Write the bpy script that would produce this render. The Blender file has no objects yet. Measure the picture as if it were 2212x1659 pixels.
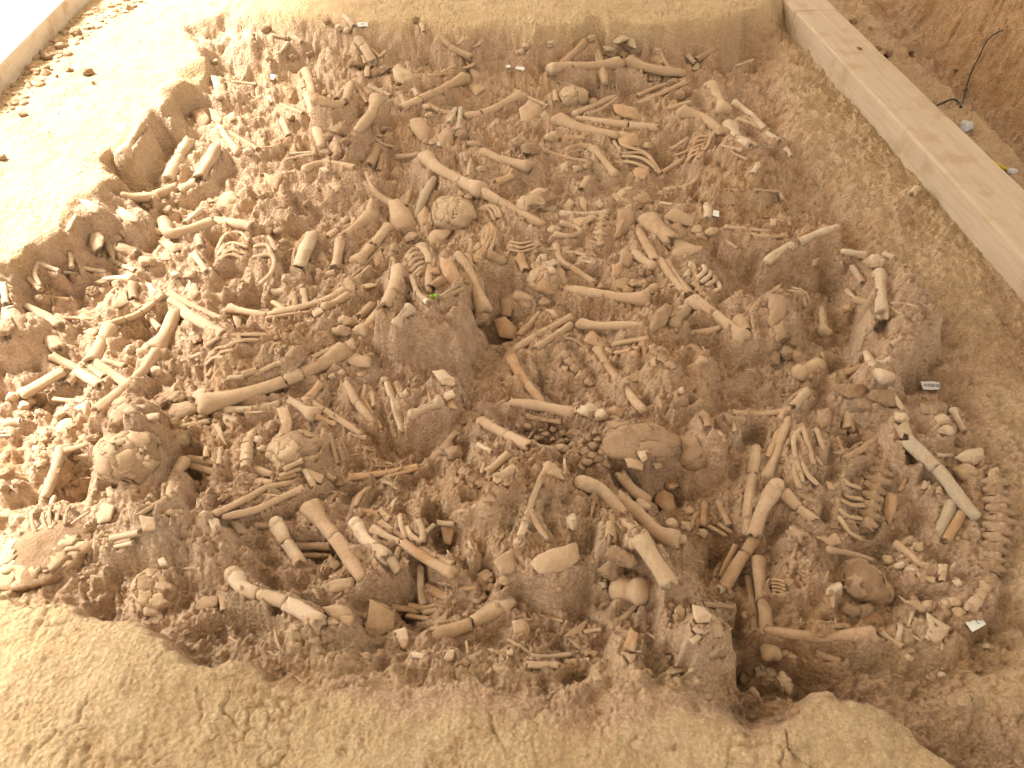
import bpy, bmesh, math, random
import numpy as np
from mathutils import Vector, Matrix, noise as mnoise

# ---------------------------------------------------------------- camera, sky, sun
CAM_H, PITCH, LENS = 1.6, math.radians(43.6), 28.0
FPX = LENS / 36.0 * 1024.0
scn = bpy.context.scene
COL = scn.collection
cam_d = bpy.data.cameras.new('camera'); cam_d.lens = LENS; cam_d.sensor_width = 36.0
cam_d.clip_start = 0.05; cam_d.clip_end = 500.0
cam = bpy.data.objects.new('camera', cam_d); COL.objects.link(cam)
cam.location = (0, 0, CAM_H); cam.rotation_euler = (math.pi/2 - PITCH, 0, 0)
scn.camera = cam
SUN_EL, SUN_AZ = math.radians(46), math.radians(-64)      # azimuth from +Y, negative = to the left
world = bpy.data.worlds.new('World'); scn.world = world; world.use_nodes = True
wn = world.node_tree.nodes; wl = world.node_tree.links
bg = wn['Background']; bg.inputs['Strength'].default_value = 0.13
sky = wn.new('ShaderNodeTexSky'); sky.sky_type = 'NISHITA'; sky.sun_disc = False
sky.sun_elevation = SUN_EL; sky.sun_rotation = SUN_AZ; sky.dust_density = 4.0; sky.air_density = 1.0
hs = wn.new('ShaderNodeHueSaturation'); hs.inputs['Saturation'].default_value = 0.0
wl.new(sky.outputs[0], hs.inputs['Color']); wb = wn.new('ShaderNodeMix'); wb.data_type = 'RGBA'; wb.blend_type = 'MULTIPLY'; wb.inputs[0].default_value = 1.0; wb.inputs[7].default_value = (1.0, 0.975, 0.93, 1)
wl.new(hs.outputs[0], wb.inputs[6]); wl.new(wb.outputs[2], bg.inputs['Color'])
sun_d = bpy.data.lights.new('sun', 'SUN'); sun_d.energy = 4.2; sun_d.angle = math.radians(14); sun_d.color = (1.0, 0.955, 0.89)
sun = bpy.data.objects.new('sun', sun_d); COL.objects.link(sun)
sdir = Vector((math.sin(SUN_AZ)*math.cos(SUN_EL), math.cos(SUN_AZ)*math.cos(SUN_EL), math.sin(SUN_EL)))
sun.rotation_euler = sdir.to_track_quat('Z', 'Y').to_euler()
vs = scn.view_settings; vs.view_transform = 'Standard'; vs.look = 'None'; vs.gamma = 1.0; vs.exposure = 1.84
vs.use_curve_mapping = False

scn.cycles.max_bounces = 5; scn.cycles.diffuse_bounces = 2; scn.cycles.glossy_bounces = 1; scn.cycles.transmission_bounces = 3
RNG = random.Random(7)
NPR = np.random.RandomState(11)
CP, SP = math.cos(PITCH), math.sin(PITCH)
K = 256.0 / 2212.0                                         # survey sheets: 16 sheets of 2212 units = 256 frame units

def ray(px, py):
    a = (px - 512) / FPX; b = (384 - py) / FPX
    return np.array([a, CP + b*SP, -SP + b*CP])
def unproj(px, py, z):
    d = ray(px, py); t = (z - CAM_H) / d[2]
    return np.array([d[0]*t, d[1]*t, z])
def depth(p):
    return p[1]*CP + (CAM_H - p[2])*SP

# ---------------------------------------------------------------- noise
_perm = np.arange(4096); NPR.shuffle(_perm)
_ang = NPR.rand(4096)*2*np.pi; _gx = np.cos(_ang); _gy = np.sin(_ang)
def perlin(x, y):
    xi = np.floor(x).astype(np.int64); yi = np.floor(y).astype(np.int64)
    xf = x - xi; yf = y - yi
    u = xf*xf*xf*(xf*(xf*6-15)+10); v = yf*yf*yf*(yf*(yf*6-15)+10)
    def g(ix, iy, dx, dy):
        h = _perm[(_perm[ix & 4095] + iy) & 4095]
        return _gx[h]*dx + _gy[h]*dy
    a = g(xi, yi, xf, yf); b = g(xi+1, yi, xf-1, yf)
    c = g(xi, yi+1, xf, yf-1); d = g(xi+1, yi+1, xf-1, yf-1)
    return ((a + u*(b-a)) + v*((c + u*(d-c)) - (a + u*(b-a)))) * 1.5
def fbm(x, y, f, n, gain=0.5, ox=0.0):
    s = 0; a = 1.0
    for i in range(n):
        s = s + a*perlin(x*f + 17.3*i + ox, y*f - 9.1*i + ox*1.7); f *= 2.03; a *= gain
    return s
def worley(x, y):
    xi = np.floor(x).astype(np.int64); yi = np.floor(y).astype(np.int64); f1 = np.full(x.shape, 9.0); f2 = np.full(x.shape, 9.0)
    for i in (-1, 0, 1):
        for j in (-1, 0, 1):
            h = _perm[(_perm[(xi+i) & 4095] + yi + j) & 4095]; k = _perm[(h*7+13) & 4095]
            d = np.hypot(xi+i+h/4096.0-x, yi+j+k/4096.0-y)
            f2 = np.minimum(f2, np.maximum(f1, d)); f1 = np.minimum(f1, d)
    return f1, f2
def sstep(a, b, x):
    t = np.clip((x-a)/(b-a), 0, 1); return t*t*(3-2*t)

# ---------------------------------------------------------------- ground: height field on a fan-shaped grid
NR, NC = 760, 1000
v_img = np.linspace(-0.16, 1.30, NR)
gy_rows = np.array([(lambda d: d[1]*(-CAM_H/d[2]))(ray(512, 768*v)) for v in v_img])[::-1]   # near to far
s_lin = np.linspace(-1, 1, NC)
s_map = 0.62*s_lin + 0.38*s_lin**3
hw = 1.25 + 0.72*np.maximum(gy_rows, 0)
GX = s_map[None, :]*hw[:, None]
GY = np.repeat(gy_rows[:, None], NC, axis=1)

def world_poly(pts, z, s=0.4629):
    return np.array([unproj(p[0]*s, p[1]*s, z)[:2] for p in pts])
def poly_sdf(poly, X, Y):
    inside = np.zeros(X.shape, bool); dist = np.full(X.shape, 1e9)
    n = len(poly)
    for i in range(n):
        x0, y0 = poly[i]; x1, y1 = poly[(i+1) % n]
        dx, dy = x1-x0, y1-y0
        t = np.clip(((X-x0)*dx + (Y-y0)*dy)/(dx*dx+dy*dy+1e-12), 0, 1)
        dist = np.minimum(dist, (X-x0-t*dx)**2 + (Y-y0-t*dy)**2)
        cond = ((y0 > Y) != (y1 > Y)) & (X < (x1-x0)*(Y-y0)/((y1-y0) if abs(y1-y0) > 1e-12 else 1e-12) + x0)
        inside ^= cond
    d = np.sqrt(dist)
    return np.where(inside, d, -d)

WX = GX + 0.028*fbm(GX, GY, 6, 3, ox=3) + 0.008*fbm(GX, GY, 32, 2, ox=31)
WY = GY + 0.028*fbm(GX, GY, 6, 3, ox=8) + 0.008*fbm(GX, GY, 32, 2, ox=57)
LEDGE_F = [(-300,1225),(0,1258),(60,1283),(140,1300),(240,1345),(330,1375),(420,1412),(500,1422),(560,1432),(640,1475),(740,1500),(860,1530),
    (960,1548),(1060,1562),(1180,1552),(1300,1570),(1370,1545),(1480,1548),(1560,1565),(1610,1592),(1690,1572),(1730,1532),(1790,1502),(1850,1487),
    (1900,1495),(1960,1530),(2060,1592),(2150,1642),(2320,1730),(2320,2300),(-300,2300)]
BENCH_R = [(1640,-60),(1662,30),(1690,150),(1712,290),(1790,400),(1870,470),(1930,560),(2010,640),(2060,720),(2085,800),(2115,900),(2165,980),
    (2195,1150),(2195,1330),(2150,1400),(2050,1440),(1990,1470),(2080,1560),(2212,1640),(2600,1760),(2900,300),(2000,-200)]
LEDGE_L = [(-300,640),(0,565),(60,518),(110,500),(150,470),(165,440),(200,415),(227,390),(222,360),(230,322),(252,312),(267,315),(310,262),(322,232),
    (350,232),(380,200),(375,185),(455,125),(425,97),(395,60),(457,37),(520,2),(560,-60),(500,-160),(-600,-160)]
LEDGE_B = [(470,-60),(540,22),(600,32),(700,38),(800,42),(900,48),(1000,52),(1100,44),(1150,58),(1250,54),(1400,50),(1550,38),(1650,15),(1760,-80),(1760,-170),(400,-170)]
TRENCH = [(1760,-90),(1812,20),(1880,92),(1972,192),(2072,292),(2175,400),(2460,685),(3300,500),(2500,-160)]
WALL_R = [(1890,-60),(1965,60),(2065,190),(2140,265),(2212,345),(2420,540),(3300,420),(2500,-160)]

d_front = poly_sdf(world_poly(LEDGE_F, 0.11), WX, WY)
d_right = poly_sdf(world_poly(BENCH_R, 0.06), WX, WY)
d_left = poly_sdf(world_poly(LEDGE_L, 0.15), WX, WY)
d_back = poly_sdf(world_poly(LEDGE_B, 0.17), WX, WY)
d_tr = poly_sdf(world_poly(TRENCH, -0.1), GX, GY)
d_wall = poly_sdf(world_poly(WALL_R, -0.22), WX, WY)
H0 = 0.030*fbm(GX, GY, 1.7, 2, ox=1) + 0.016*fbm(GX, GY, 6.5, 2, ox=5)

def bump(x, y, rx, ry, dz, flat=2.0):
    """rounded mound (or hollow) centred where survey point x,y (0-2212) meets the bed"""
    p = unproj(x*0.4629, y*0.4629, 0.0); sc = FPX/depth(p)
    el = math.atan2(CAM_H, p[1])
    a = rx*0.4629/sc; b = ry*0.4629/sc/math.sin(el)
    q = ((WX-p[0])/a)**2 + ((WY-p[1])/b)**2
    return dz*np.exp(-q**(flat/2.0))
for B in [(740,85,450,65,.14,3),(450,330,120,60,.05),(330,300,60,40,-.05),(540,625,60,45,-.08,3),(300,690,130,60,-.03),(90,840,90,50,-.07),
          (20,690,55,75,.07,3),(600,770,130,70,.035),(270,905,75,55,.02),(170,1010,60,60,-.07),(390,1000,60,60,-.08,3),(110,1170,120,60,.05,3),
          (300,1180,120,50,.05),(1090,640,70,80,-.10,3),(1000,760,70,60,-.07),(1180,820,120,60,-.05),(1620,600,60,60,-.05),(1790,600,90,60,-.07,3),
          (1800,690,70,60,-.06),(1955,678,72,42,.14,5),(1580,1180,90,100,-.08,3),(1480,1040,120,50,-.07),(1640,940,50,40,-.05),(1700,1430,140,45,-.10,3),
          (1450,1290,60,80,.05),(1350,1250,60,60,.05,3),(1150,1130,150,100,.045),(1000,1080,110,60,.05),(960,1150,26,60,-.06,3),(760,1020,120,45,-.06),
          (890,950,120,60,-.05),(700,1180,110,30,-.05),(900,1300,60,30,-.05),(1480,800,80,60,.04),(1370,690,70,50,.05),(1300,640,120,40,-.05),
          (1900,1050,80,120,-.05),(1830,920,60,40,-.05),(1440,940,150,50,.06,3),(1180,930,90,40,-.05),(1590,380,60,60,.06),(1710,370,60,60,.04),(1350,380,110,60,-.04),
          (1280,178,20,14,-.09,4),(1230,245,24,20,-.05),(1300,150,90,50,-.04),(1380,200,70,40,-.05),(660,150,30,20,-.05),(700,270,70,50,.04),
          (830,300,40,40,-.05),(920,440,60,60,-.05),(860,390,60,60,-.05),(1450,100,140,40,-.05),(750,450,110,50,-.03),(1040,210,120,30,-.04),
          (800,640,100,60,-.03),(1620,1330,60,90,-.07),(1930,1300,120,60,-.04),(240,1320,160,50,-.05),(640,1390,150,40,.03),(1050,1440,120,40,.03),
          (1230,1420,60,40,-.05),(1620,1440,60,50,-.05),(1350,1440,50,50,.06),(1210,1490,50,22,-.06),(1420,1470,60,30,-.03),(700,1450,170,30,.05),(1000,1480,170,30,.045),(1450,1500,110,26,.05),(1300,1500,60,30,.05),
          (690,560,60,50,-.04),(1250,520,90,50,-.04),(1200,420,60,40,.0),(60,600,120,50,-.03),(1900,1180,70,60,-.05),(2010,1130,70,90,-.04)]:
    H0 = H0 + bump(*B)
# tall soil block left standing under the green marker
blk = poly_sdf(world_poly([(832,640),(850,625),(905,640),(930,632),(968,612),(990,610),(998,640),(988,690),(930,680),(870,672),(838,668)], 0.15), WX, WY)
H0 = H0 + (0.128 - 0.2*H0)*sstep(-0.06, 0.012, blk)
# ledges and benches
wfr = 0.05 + 0.26*np.exp(-((GX-0.0)/0.42)**4)            # the front edge is cut sharp at both ends and worn to a slope between
m_f = sstep(0, 1, (d_front + wfr)/(wfr + 0.02)); m_r = sstep(-0.10, 0.06, d_right)
wl_ = 0.085 + 0.07*fbm(GX, GY, 3, 2, ox=160); m_l = sstep(0, 1, (d_left + np.maximum(wl_, 0.03))/(np.maximum(wl_, 0.03) + 0.012)); m_b = sstep(-0.15, 0.03, d_back)
low = fbm(GX, GY, 2.2, 3, ox=40)
H0 = H0*(1-m_r) + m_r*(0.055 + 0.02*low)
H0 = H0*(1-m_l) + m_l*(0.15 + 0.012*low)
H0 = H0*(1-m_b) + m_b*(0.17 + 0.012*low)
H0 = H0*(1-m_f) + m_f*(0.105 + 0.014*low - 0.10*np.maximum(0, d_front-0.25))
gut = np.exp(-(np.minimum(np.abs(d_front), np.abs(d_right))/0.05)**2)*sstep(0.55, 0.8, GX)*(GY < 1.25)
H0 = H0 - 0.05*gut
# islands of soil left standing between the skeletons
for hgt, pts in [(.085, [(1090,1020),(1180,1000),(1280,1070),(1310,1180),(1290,1260),(1100,1260),(1050,1180)]), (.065, [(930,1090),(1010,1060),(1090,1080),(1040,1190),(1000,1250),(900,1180)]),
                 (.10, [(1310,1200),(1370,1160),(1450,1250),(1470,1290),(1370,1300),(1310,1260)]), (.06, [(1430,1290),(1540,1300),(1590,1400),(1570,1450),(1470,1430)]),
                 (.055, [(1440,470),(1560,505),(1690,556),(1830,535),(1800,480),(1650,430),(1480,440)]), (.055, [(1330,700),(1400,660),(1470,720),(1540,780),(1550,870),(1460,890),(1400,820)]),
                 (.08, [(-40,640),(40,640),(62,690),(50,740),(-40,760)]), (.05, [(500,592),(560,578),(620,600),(612,560),(520,540)]), (.06, [(860,850),(900,810),(985,815),(990,862),(930,895),(870,900)]),
                 (.05, [(430,740),(560,700),(720,700),(740,740),(640,800),(480,830)]), (.06, [(200,880),(330,860),(360,940),(350,1020),(240,1040),(195,980)]), (.055, [(690,250),(770,240),(790,310),(720,330)]),
                 (.06, [(1500,330),(1640,310),(1690,380),(1640,440),(1530,420)]), (.05, [(1830,800),(1930,790),(1950,850),(1880,880),(1820,860)]), (.055, [(250,1100),(440,1110),(560,1180),(480,1280),(330,1250)]),
                 (.05, [(640,1330),(760,1310),(830,1400),(700,1450),(560,1430)]), (.05, [(1150,110),(1000,70),(860,70),(900,110),(1020,140)]), (.06, [(1000,950),(1090,900),(1180,960),(1200,1010),(1060,1030)]), (.05, [(700,1150),(860,1130),(900,1230),(800,1260)]), (.05, [(1700,1150),(1800,1180),(1850,1260),(1740,1280),(1690,1230)]), (.06, [(1880,830),(2030,850),(2090,920),(2000,960),(1920,910)]), (.045, [(1930,1250),(2120,1200),(2160,1330),(2060,1360),(1950,1330)]), (.05, [(120,400),(260,420),(330,480),(220,520),(140,470)]), (.05, [(540,420),(620,400),(640,470),(560,500)]), (.05, [(1560,640),(1700,630),(1740,700),(1640,740),(1580,700)])]:
    ds = poly_sdf(world_poly(pts, hgt*0.7), WX, WY); H0 = H0 + hgt*1.05*sstep(-0.022, 0.016, ds)*(1-np.maximum.reduce([m_f, m_l, m_b]))
ds = poly_sdf(world_poly([(1868,705),(1895,660),(1950,632),(2012,640),(2036,688),(1995,735),(1955,775),(1905,760)], 0.12), WX, WY)
bould = sstep(-0.035, 0.02, ds); H0 = H0 + (0.135 + 0.05*fbm(GX, GY, 7, 2, ox=150) - H0)*bould
m_t = sstep(-0.02, 0.07, d_tr); m_w = sstep(-0.01, 0.42, d_wall)
H0 = H0*(1-m_t) + m_t*(-0.20 + 0.03*fbm(GX, GY, 5, 3, ox=70))
H0 = H0 + m_t*m_w*0.95
SOFT = np.clip(np.maximum.reduce([m_f**3, m_l**2, m_b, 0.45*m_r*m_r]), 0, 1)*(1-bould)   # 1 on trowelled ledges

def grid_index(x, y):
    fy = np.interp(y, gy_rows, np.arange(NR))
    h = 1.25 + 0.72*np.maximum(y, 0)
    fx = np.interp(np.asarray(x)/h, s_map, np.arange(NC))
    return fx, fy
def sample(F, x, y):
    fx, fy = grid_index(x, y)
    ix = np.clip(fx.astype(int), 0, NC-2); iy = np.clip(fy.astype(int), 0, NR-2)
    a = fx-ix; b = fy-iy
    return (F[iy, ix]*(1-a)+F[iy, ix+1]*a)*(1-b) + (F[iy+1, ix]*(1-a)+F[iy+1, ix+1]*a)*b
def hit(px, py, off=0.0):
    """point on the ground seen at frame position px,py (1024 wide)"""
    d = ray(px, py)
    ts = np.linspace((0.9-CAM_H)/d[2], (-0.35-CAM_H)/d[2], 260)
    xs, ys, zs = d[0]*ts, d[1]*ts, CAM_H + d[2]*ts
    hs_ = sample(H0, xs, ys) + off
    below = np.nonzero(zs <= hs_)[0]
    i = below[0] if len(below) else len(ts)-1
    if i > 0:
        f0 = zs[i-1]-hs_[i-1]; f1 = zs[i]-hs_[i]; w = f0/(f0-f1+1e-9); t = ts[i-1] + w*(ts[i]-ts[i-1])
    else: t = ts[0]
    return np.array([d[0]*t, d[1]*t, CAM_H + d[2]*t])

# the soil between bones is dug a little deeper; soil stays up under each bone
crag = 1 - np.abs(fbm(GX, GY, 8.5, 3, 0.55, ox=93))*1.6
HB = H0 - (1-SOFT)*(0.036 + 0.020*fbm(GX, GY, 9, 2, ox=90) - 0.020*np.clip(crag, -0.5, 1))
PED = []                                                    # (point a, point b, radius, top height a, top height b)
def pedestal(a, b, r, drop=0.4):
    PED.append((a, b, r, drop))
def carve():
    for a, b, r, drop in PED:
        x0, x1 = min(a[0], b[0]), max(a[0], b[0]); y0, y1 = min(a[1], b[1]), max(a[1], b[1])
        R = 3.2*r + 0.012
        i0 = max(0, np.searchsorted(gy_rows, y0-R)-1); i1 = min(NR, np.searchsorted(gy_rows, y1+R)+1)
        hh = 1.25 + 0.72*max(0.0, 0.5*(y0+y1))
        hlo = 1.25 + 0.72*max(0.0, y0-R); hhi = 1.25 + 0.72*max(0.0, y1+R)
        lo = min((x0-R)/hlo, (x0-R)/hhi); hi = max((x1+R)/hlo, (x1+R)/hhi)
        j0 = max(0, np.searchsorted(s_map, lo)-1); j1 = min(NC, np.searchsorted(s_map, hi)+1)
        if i1 <= i0 or j1 <= j0: continue
        X = GX[i0:i1, j0:j1]; Y = GY[i0:i1, j0:j1]
        dx, dy = b[0]-a[0], b[1]-a[1]
        t = np.clip(((X-a[0])*dx + (Y-a[1])*dy)/(dx*dx+dy*dy+1e-9), 0, 1)
        d = np.hypot(X-a[0]-t*dx, Y-a[1]-t*dy)
        top = a[2] + t*(b[2]-a[2]) - drop*r
        w = 1 - sstep(0.8*r, 2.0*r + 0.014, d)
        cur = HB[i0:i1, j0:j1]
        # soil left standing close under the bone, cleared where it would bury it
        up = top > cur
        wf = np.where(up, w, 1 - sstep(1.1*r, 2.2*r + 0.006, d))
        HB[i0:i1, j0:j1] = cur + wf*np.maximum(top-cur, -0.045)
# ---------------------------------------------------------------- materials
def new_mat(name):
    m = bpy.data.materials.new(name); m.use_nodes = True
    nt = m.node_tree; b = nt.nodes['Principled BSDF']
    b.inputs['Roughness'].default_value = 0.9
    b.inputs['Specular IOR Level'].default_value = 0.2
    return m, nt, b
def N(nt, t, **kw):
    n = nt.nodes.new(t)
    for k, v in kw.items():
        if k in n.inputs: n.inputs[k].default_value = v
        else: setattr(n, k, v)
    return n
def mix(nt, fac, a, b, blend='MIX'):
    n = nt.nodes.new('ShaderNodeMix'); n.data_type = 'RGBA'; n.blend_type = blend
    for sock, val in ((n.inputs[0], fac), (n.inputs[6], a), (n.inputs[7], b)):
        if hasattr(val, 'node'): nt.links.new(val, sock)
        elif isinstance(val, tuple): sock.default_value = val + (1,) if len(val) == 3 else val
        else: sock.default_value = val
    return n.outputs[2]
def ramp(nt, src, lo, hi, a=0.0, b=1.0):
    n = nt.nodes.new('ShaderNodeMapRange'); n.interpolation_type = 'SMOOTHSTEP'
    nt.links.new(src, n.inputs[0]); n.inputs[1].default_value = lo; n.inputs[2].default_value = hi
    n.inputs[3].default_value = a; n.inputs[4].default_value = b
    return n.outputs[0]
def noise_n(nt, scale, detail=4, rough=0.6, vec=None, dist=0.0):
    n = N(nt, 'ShaderNodeTexNoise', Scale=scale, Detail=detail, Roughness=rough, Distortion=dist)
    if vec is not None: nt.links.new(vec, n.inputs['Vector'])
    return n.outputs['Fac']
def bump_n(nt, b, h, strength, dist):
    n = N(nt, 'ShaderNodeBump', Strength=strength, Distance=dist); nt.links.new(h, n.inputs['Height'])
    nt.links.new(n.outputs[0], b.inputs['Normal'])

C_BED, C_BED2 = (0.50, 0.328, 0.20), (0.65, 0.462, 0.30)
C_LEDGE, C_LEDGE2 = (0.64, 0.475, 0.27), (0.56, 0.395, 0.215)
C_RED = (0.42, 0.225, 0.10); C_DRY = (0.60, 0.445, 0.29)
def mk_ground():
    m, nt, b = new_mat('soil_ground')
    tc = N(nt, 'ShaderNodeTexCoord').outputs['Object']
    at = N(nt, 'ShaderNodeAttribute', attribute_name='zone')
    sep = N(nt, 'ShaderNodeSeparateColor'); nt.links.new(at.outputs['Color'], sep.inputs[0])
    n1 = noise_n(nt, 5, 5, 0.65, tc); n2 = noise_n(nt, 26, 6, 0.7, tc); n3 = noise_n(nt, 150, 6, 0.8, tc); n4 = noise_n(nt, 11, 4, 0.6, tc, 1.2)
    bed = mix(nt, ramp(nt, n2, 0.35, 0.72), C_BED, C_BED2)
    bed = mix(nt, ramp(nt, n4, 0.56, 0.75, 0, 0.55), bed, (0.47, 0.285, 0.165))
    led = mix(nt, ramp(nt, n4, 0.42, 0.66), C_LEDGE, C_LEDGE2)
    led = mix(nt, ramp(nt, n1, 0.5, 0.7, 0, 0.5), led, (0.66, 0.51, 0.32))
    led = mix(nt, ramp(nt, n2, 0.52, 0.70, 0, 0.65), led, (0.55, 0.36, 0.19))
    n5 = noise_n(nt, 3.3, 5, 0.7, tc, 0.8)
    led = mix(nt, ramp(nt, n5, 0.52, 0.66, 0, 0.6), led, (0.57, 0.385, 0.215))
    c = mix(nt, sep.outputs[0], bed, led)
    redc = mix(nt, ramp(nt, n2, 0.35, 0.65), C_RED, (0.55, 0.36, 0.17))
    c = mix(nt, sep.outputs[1], c, redc)
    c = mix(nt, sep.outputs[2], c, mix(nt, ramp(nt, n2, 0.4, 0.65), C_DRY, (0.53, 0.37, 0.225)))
    c = mix(nt, at.outputs['Alpha'], c, mix(nt, 1.0, c, (0.42, 0.40, 0.38), 'MULTIPLY'))
    c = mix(nt, ramp(nt, n3, 0.28, 0.72, 0.0, 1.0), mix(nt, 1.0, c, (0.70, 0.67, 0.64), 'MULTIPLY'), mix(nt, 1.0, c, (1.20, 1.20, 1.20), 'MULTIPLY'))
    nt.links.new(c, b.inputs['Base Color'])
    hgt = N(nt, 'ShaderNodeMath', operation='ADD'); nt.links.new(n3, hgt.inputs[0])
    v = N(nt, 'ShaderNodeTexVoronoi', Scale=95.0); nt.links.new(tc, v.inputs['Vector']); nt.links.new(v.outputs['Distance'], hgt.inputs[1])
    bump_n(nt, b, hgt.outputs[0], 0.75, 0.010)
    return m
def mk_bone(name, c1, c2, dirt, dcol=(0.48, 0.325, 0.195), bs=0.35, bd=0.004):
    m, nt, b = new_mat(name)
    tc = N(nt, 'ShaderNodeTexCoord').outputs['Object']
    oi = N(nt, 'ShaderNodeObjectInfo')
    n1 = noise_n(nt, 38, 5, 0.65, tc); n2 = noise_n(nt, 120, 5, 0.7, tc); n3 = noise_n(nt, 14, 3, 0.6, tc)
    c = mix(nt, ramp(nt, n1, 0.35, 0.68), c1, c2)
    c = mix(nt, ramp(nt, oi.outputs['Random'], 0.1, 1, 0, 0.75), c, mix(nt, 1.0, c, (0.74, 0.67, 0.58), 'MULTIPLY'))
    sm = N(nt, 'ShaderNodeMath', operation='ADD'); nt.links.new(n1, sm.inputs[0]); nt.links.new(n3, sm.inputs[1])
    c = mix(nt, ramp(nt, sm.outputs[0], 1.22-dirt, 1.36-dirt, 0, 0.85), c, dcol)
    c = mix(nt, ramp(nt, n2, 0.54, 0.70, 0, 0.55), c, (0.27, 0.155, 0.085))
    nt.links.new(c, b.inputs['Base Color']); b.inputs['Roughness'].default_value = 0.75
    bump_n(nt, b, n2, bs, bd)
    return m
def mk_plain(name, col, rough=0.8, var=0.0, scale=60, metal=0.0):
    m, nt, b = new_mat(name); b.inputs['Roughness'].default_value = rough; b.inputs['Metallic'].default_value = metal
    tc = N(nt, 'ShaderNodeTexCoord').outputs['Object']
    n1 = noise_n(nt, scale, 4, 0.6, tc)
    dk = tuple(x*(1-var) for x in col)
    nt.links.new(mix(nt, ramp(nt, n1, 0.35, 0.65), col, dk), b.inputs['Base Color'])
    return m
def mk_wood(name, c1, c2):
    m, nt, b = new_mat(name); b.inputs['Roughness'].default_value = 0.8
    tc = N(nt, 'ShaderNodeTexCoord').outputs['Object']
    mp = N(nt, 'ShaderNodeMapping'); mp.inputs['Scale'].default_value = (1.6, 26, 26); nt.links.new(tc, mp.inputs[0])
    g = noise_n(nt, 2.2, 6, 0.65, mp.outputs[0], 0.6); blot = noise_n(nt, 7, 5, 0.65, tc); fine = noise_n(nt, 90, 3, 0.6, tc)
    c = mix(nt, ramp(nt, g, 0.35, 0.7), c1, c2)
    c = mix(nt, ramp(nt, blot, 0.48, 0.68, 0, 0.7), c, (0.44, 0.30, 0.175))
    c = mix(nt, ramp(nt, fine, 0.62, 0.75, 0, 0.45), c, (0.28, 0.19, 0.12))
    nt.links.new(c, b.inputs['Base Color']); bump_n(nt, b, g, 0.25, 0.003)
    return m
M = {'ground': mk_ground(),
     0: mk_bone('bone_tan', (0.50, 0.35, 0.21), (0.605, 0.445, 0.283), 0.27),
     1: mk_bone('bone_pale', (0.565, 0.43, 0.28), (0.655, 0.52, 0.36), 0.23),
     2: mk_bone('bone_grey', (0.47, 0.375, 0.255), (0.57, 0.465, 0.325), 0.15),
     3: mk_bone('bone_orange', (0.50, 0.31, 0.165), (0.58, 0.39, 0.225), 0.22),
     4: mk_bone('bone_soiled', (0.46, 0.31, 0.185), (0.55, 0.39, 0.24), 0.32, (0.44, 0.29, 0.17), 0.8, 0.008),
     'skull': mk_bone('bone_skull', (0.51, 0.36, 0.21), (0.61, 0.45, 0.28), 0.30, (0.47, 0.32, 0.19), 0.6, 0.006),
     'soil': mk_bone('soil_clod', (0.43, 0.285, 0.168), (0.53, 0.37, 0.228), 0.22, (0.40, 0.255, 0.145), 0.9, 0.01),
     'crumb': mk_bone('soil_crumb', (0.45, 0.30, 0.178), (0.57, 0.41, 0.26), 0.15, (0.44,0.29,0.17), 0.8, 0.006),
     'tarp': None, 'wood': mk_wood('board_wood', (0.57, 0.44, 0.295), (0.49, 0.37, 0.24)),
     'wood2': mk_wood('board_wood_pale', (0.66, 0.56, 0.42), (0.60, 0.50, 0.36)),
     'paper': mk_plain('tag_paper', (0.80, 0.78, 0.70), 0.7, 0.08), 'ink': mk_plain('ink', (0.10, 0.10, 0.16), 0.7),
     'lime': mk_plain('lime_plastic', (0.42, 0.78, 0.12), 0.35, 0.1), 'limedk': mk_plain('lime_band', (0.10, 0.30, 0.02), 0.4),
     'wire': mk_plain('dark_wire', (0.05, 0.045, 0.04), 0.5), 'plastic': mk_plain('grey_plastic', (0.62, 0.60, 0.58), 0.35, 0.2, 30),
     'yellow': mk_plain('yellow_paint', (0.62, 0.47, 0.04), 0.5), 'redwood': mk_plain('dark_red_scrap', (0.17, 0.05, 0.03), 0.7, 0.3),
     'knot': mk_plain('wood_knot', (0.24, 0.14, 0.07), 0.8, 0.4, 200)}

def mk_tarp():
    m = bpy.data.materials.new('tarpaulin'); m.use_nodes = True; nt = m.node_tree; nt.nodes.remove(nt.nodes['Principled BSDF'])
    d = N(nt, 'ShaderNodeBsdfDiffuse'); d.inputs[0].default_value = (0.74, 0.70, 0.63, 1); t = N(nt, 'ShaderNodeBsdfTranslucent'); t.inputs[0].default_value = (0.80, 0.74, 0.65, 1)
    mx = N(nt, 'ShaderNodeMixShader'); mx.inputs[0].default_value = 0.12  # lets little light through, so the added roof dims the pit
    nt.links.new(d.outputs[0], mx.inputs[1]); nt.links.new(t.outputs[0], mx.inputs[2]); nt.links.new(mx.outputs[0], nt.nodes['Material Output'].inputs[0])
    return m
M['tarp'] = mk_tarp(); M['steel'] = mk_plain('shade_roof_post', (0.45, 0.45, 0.46), 0.4, 0.2, 20, 0.8)
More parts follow.
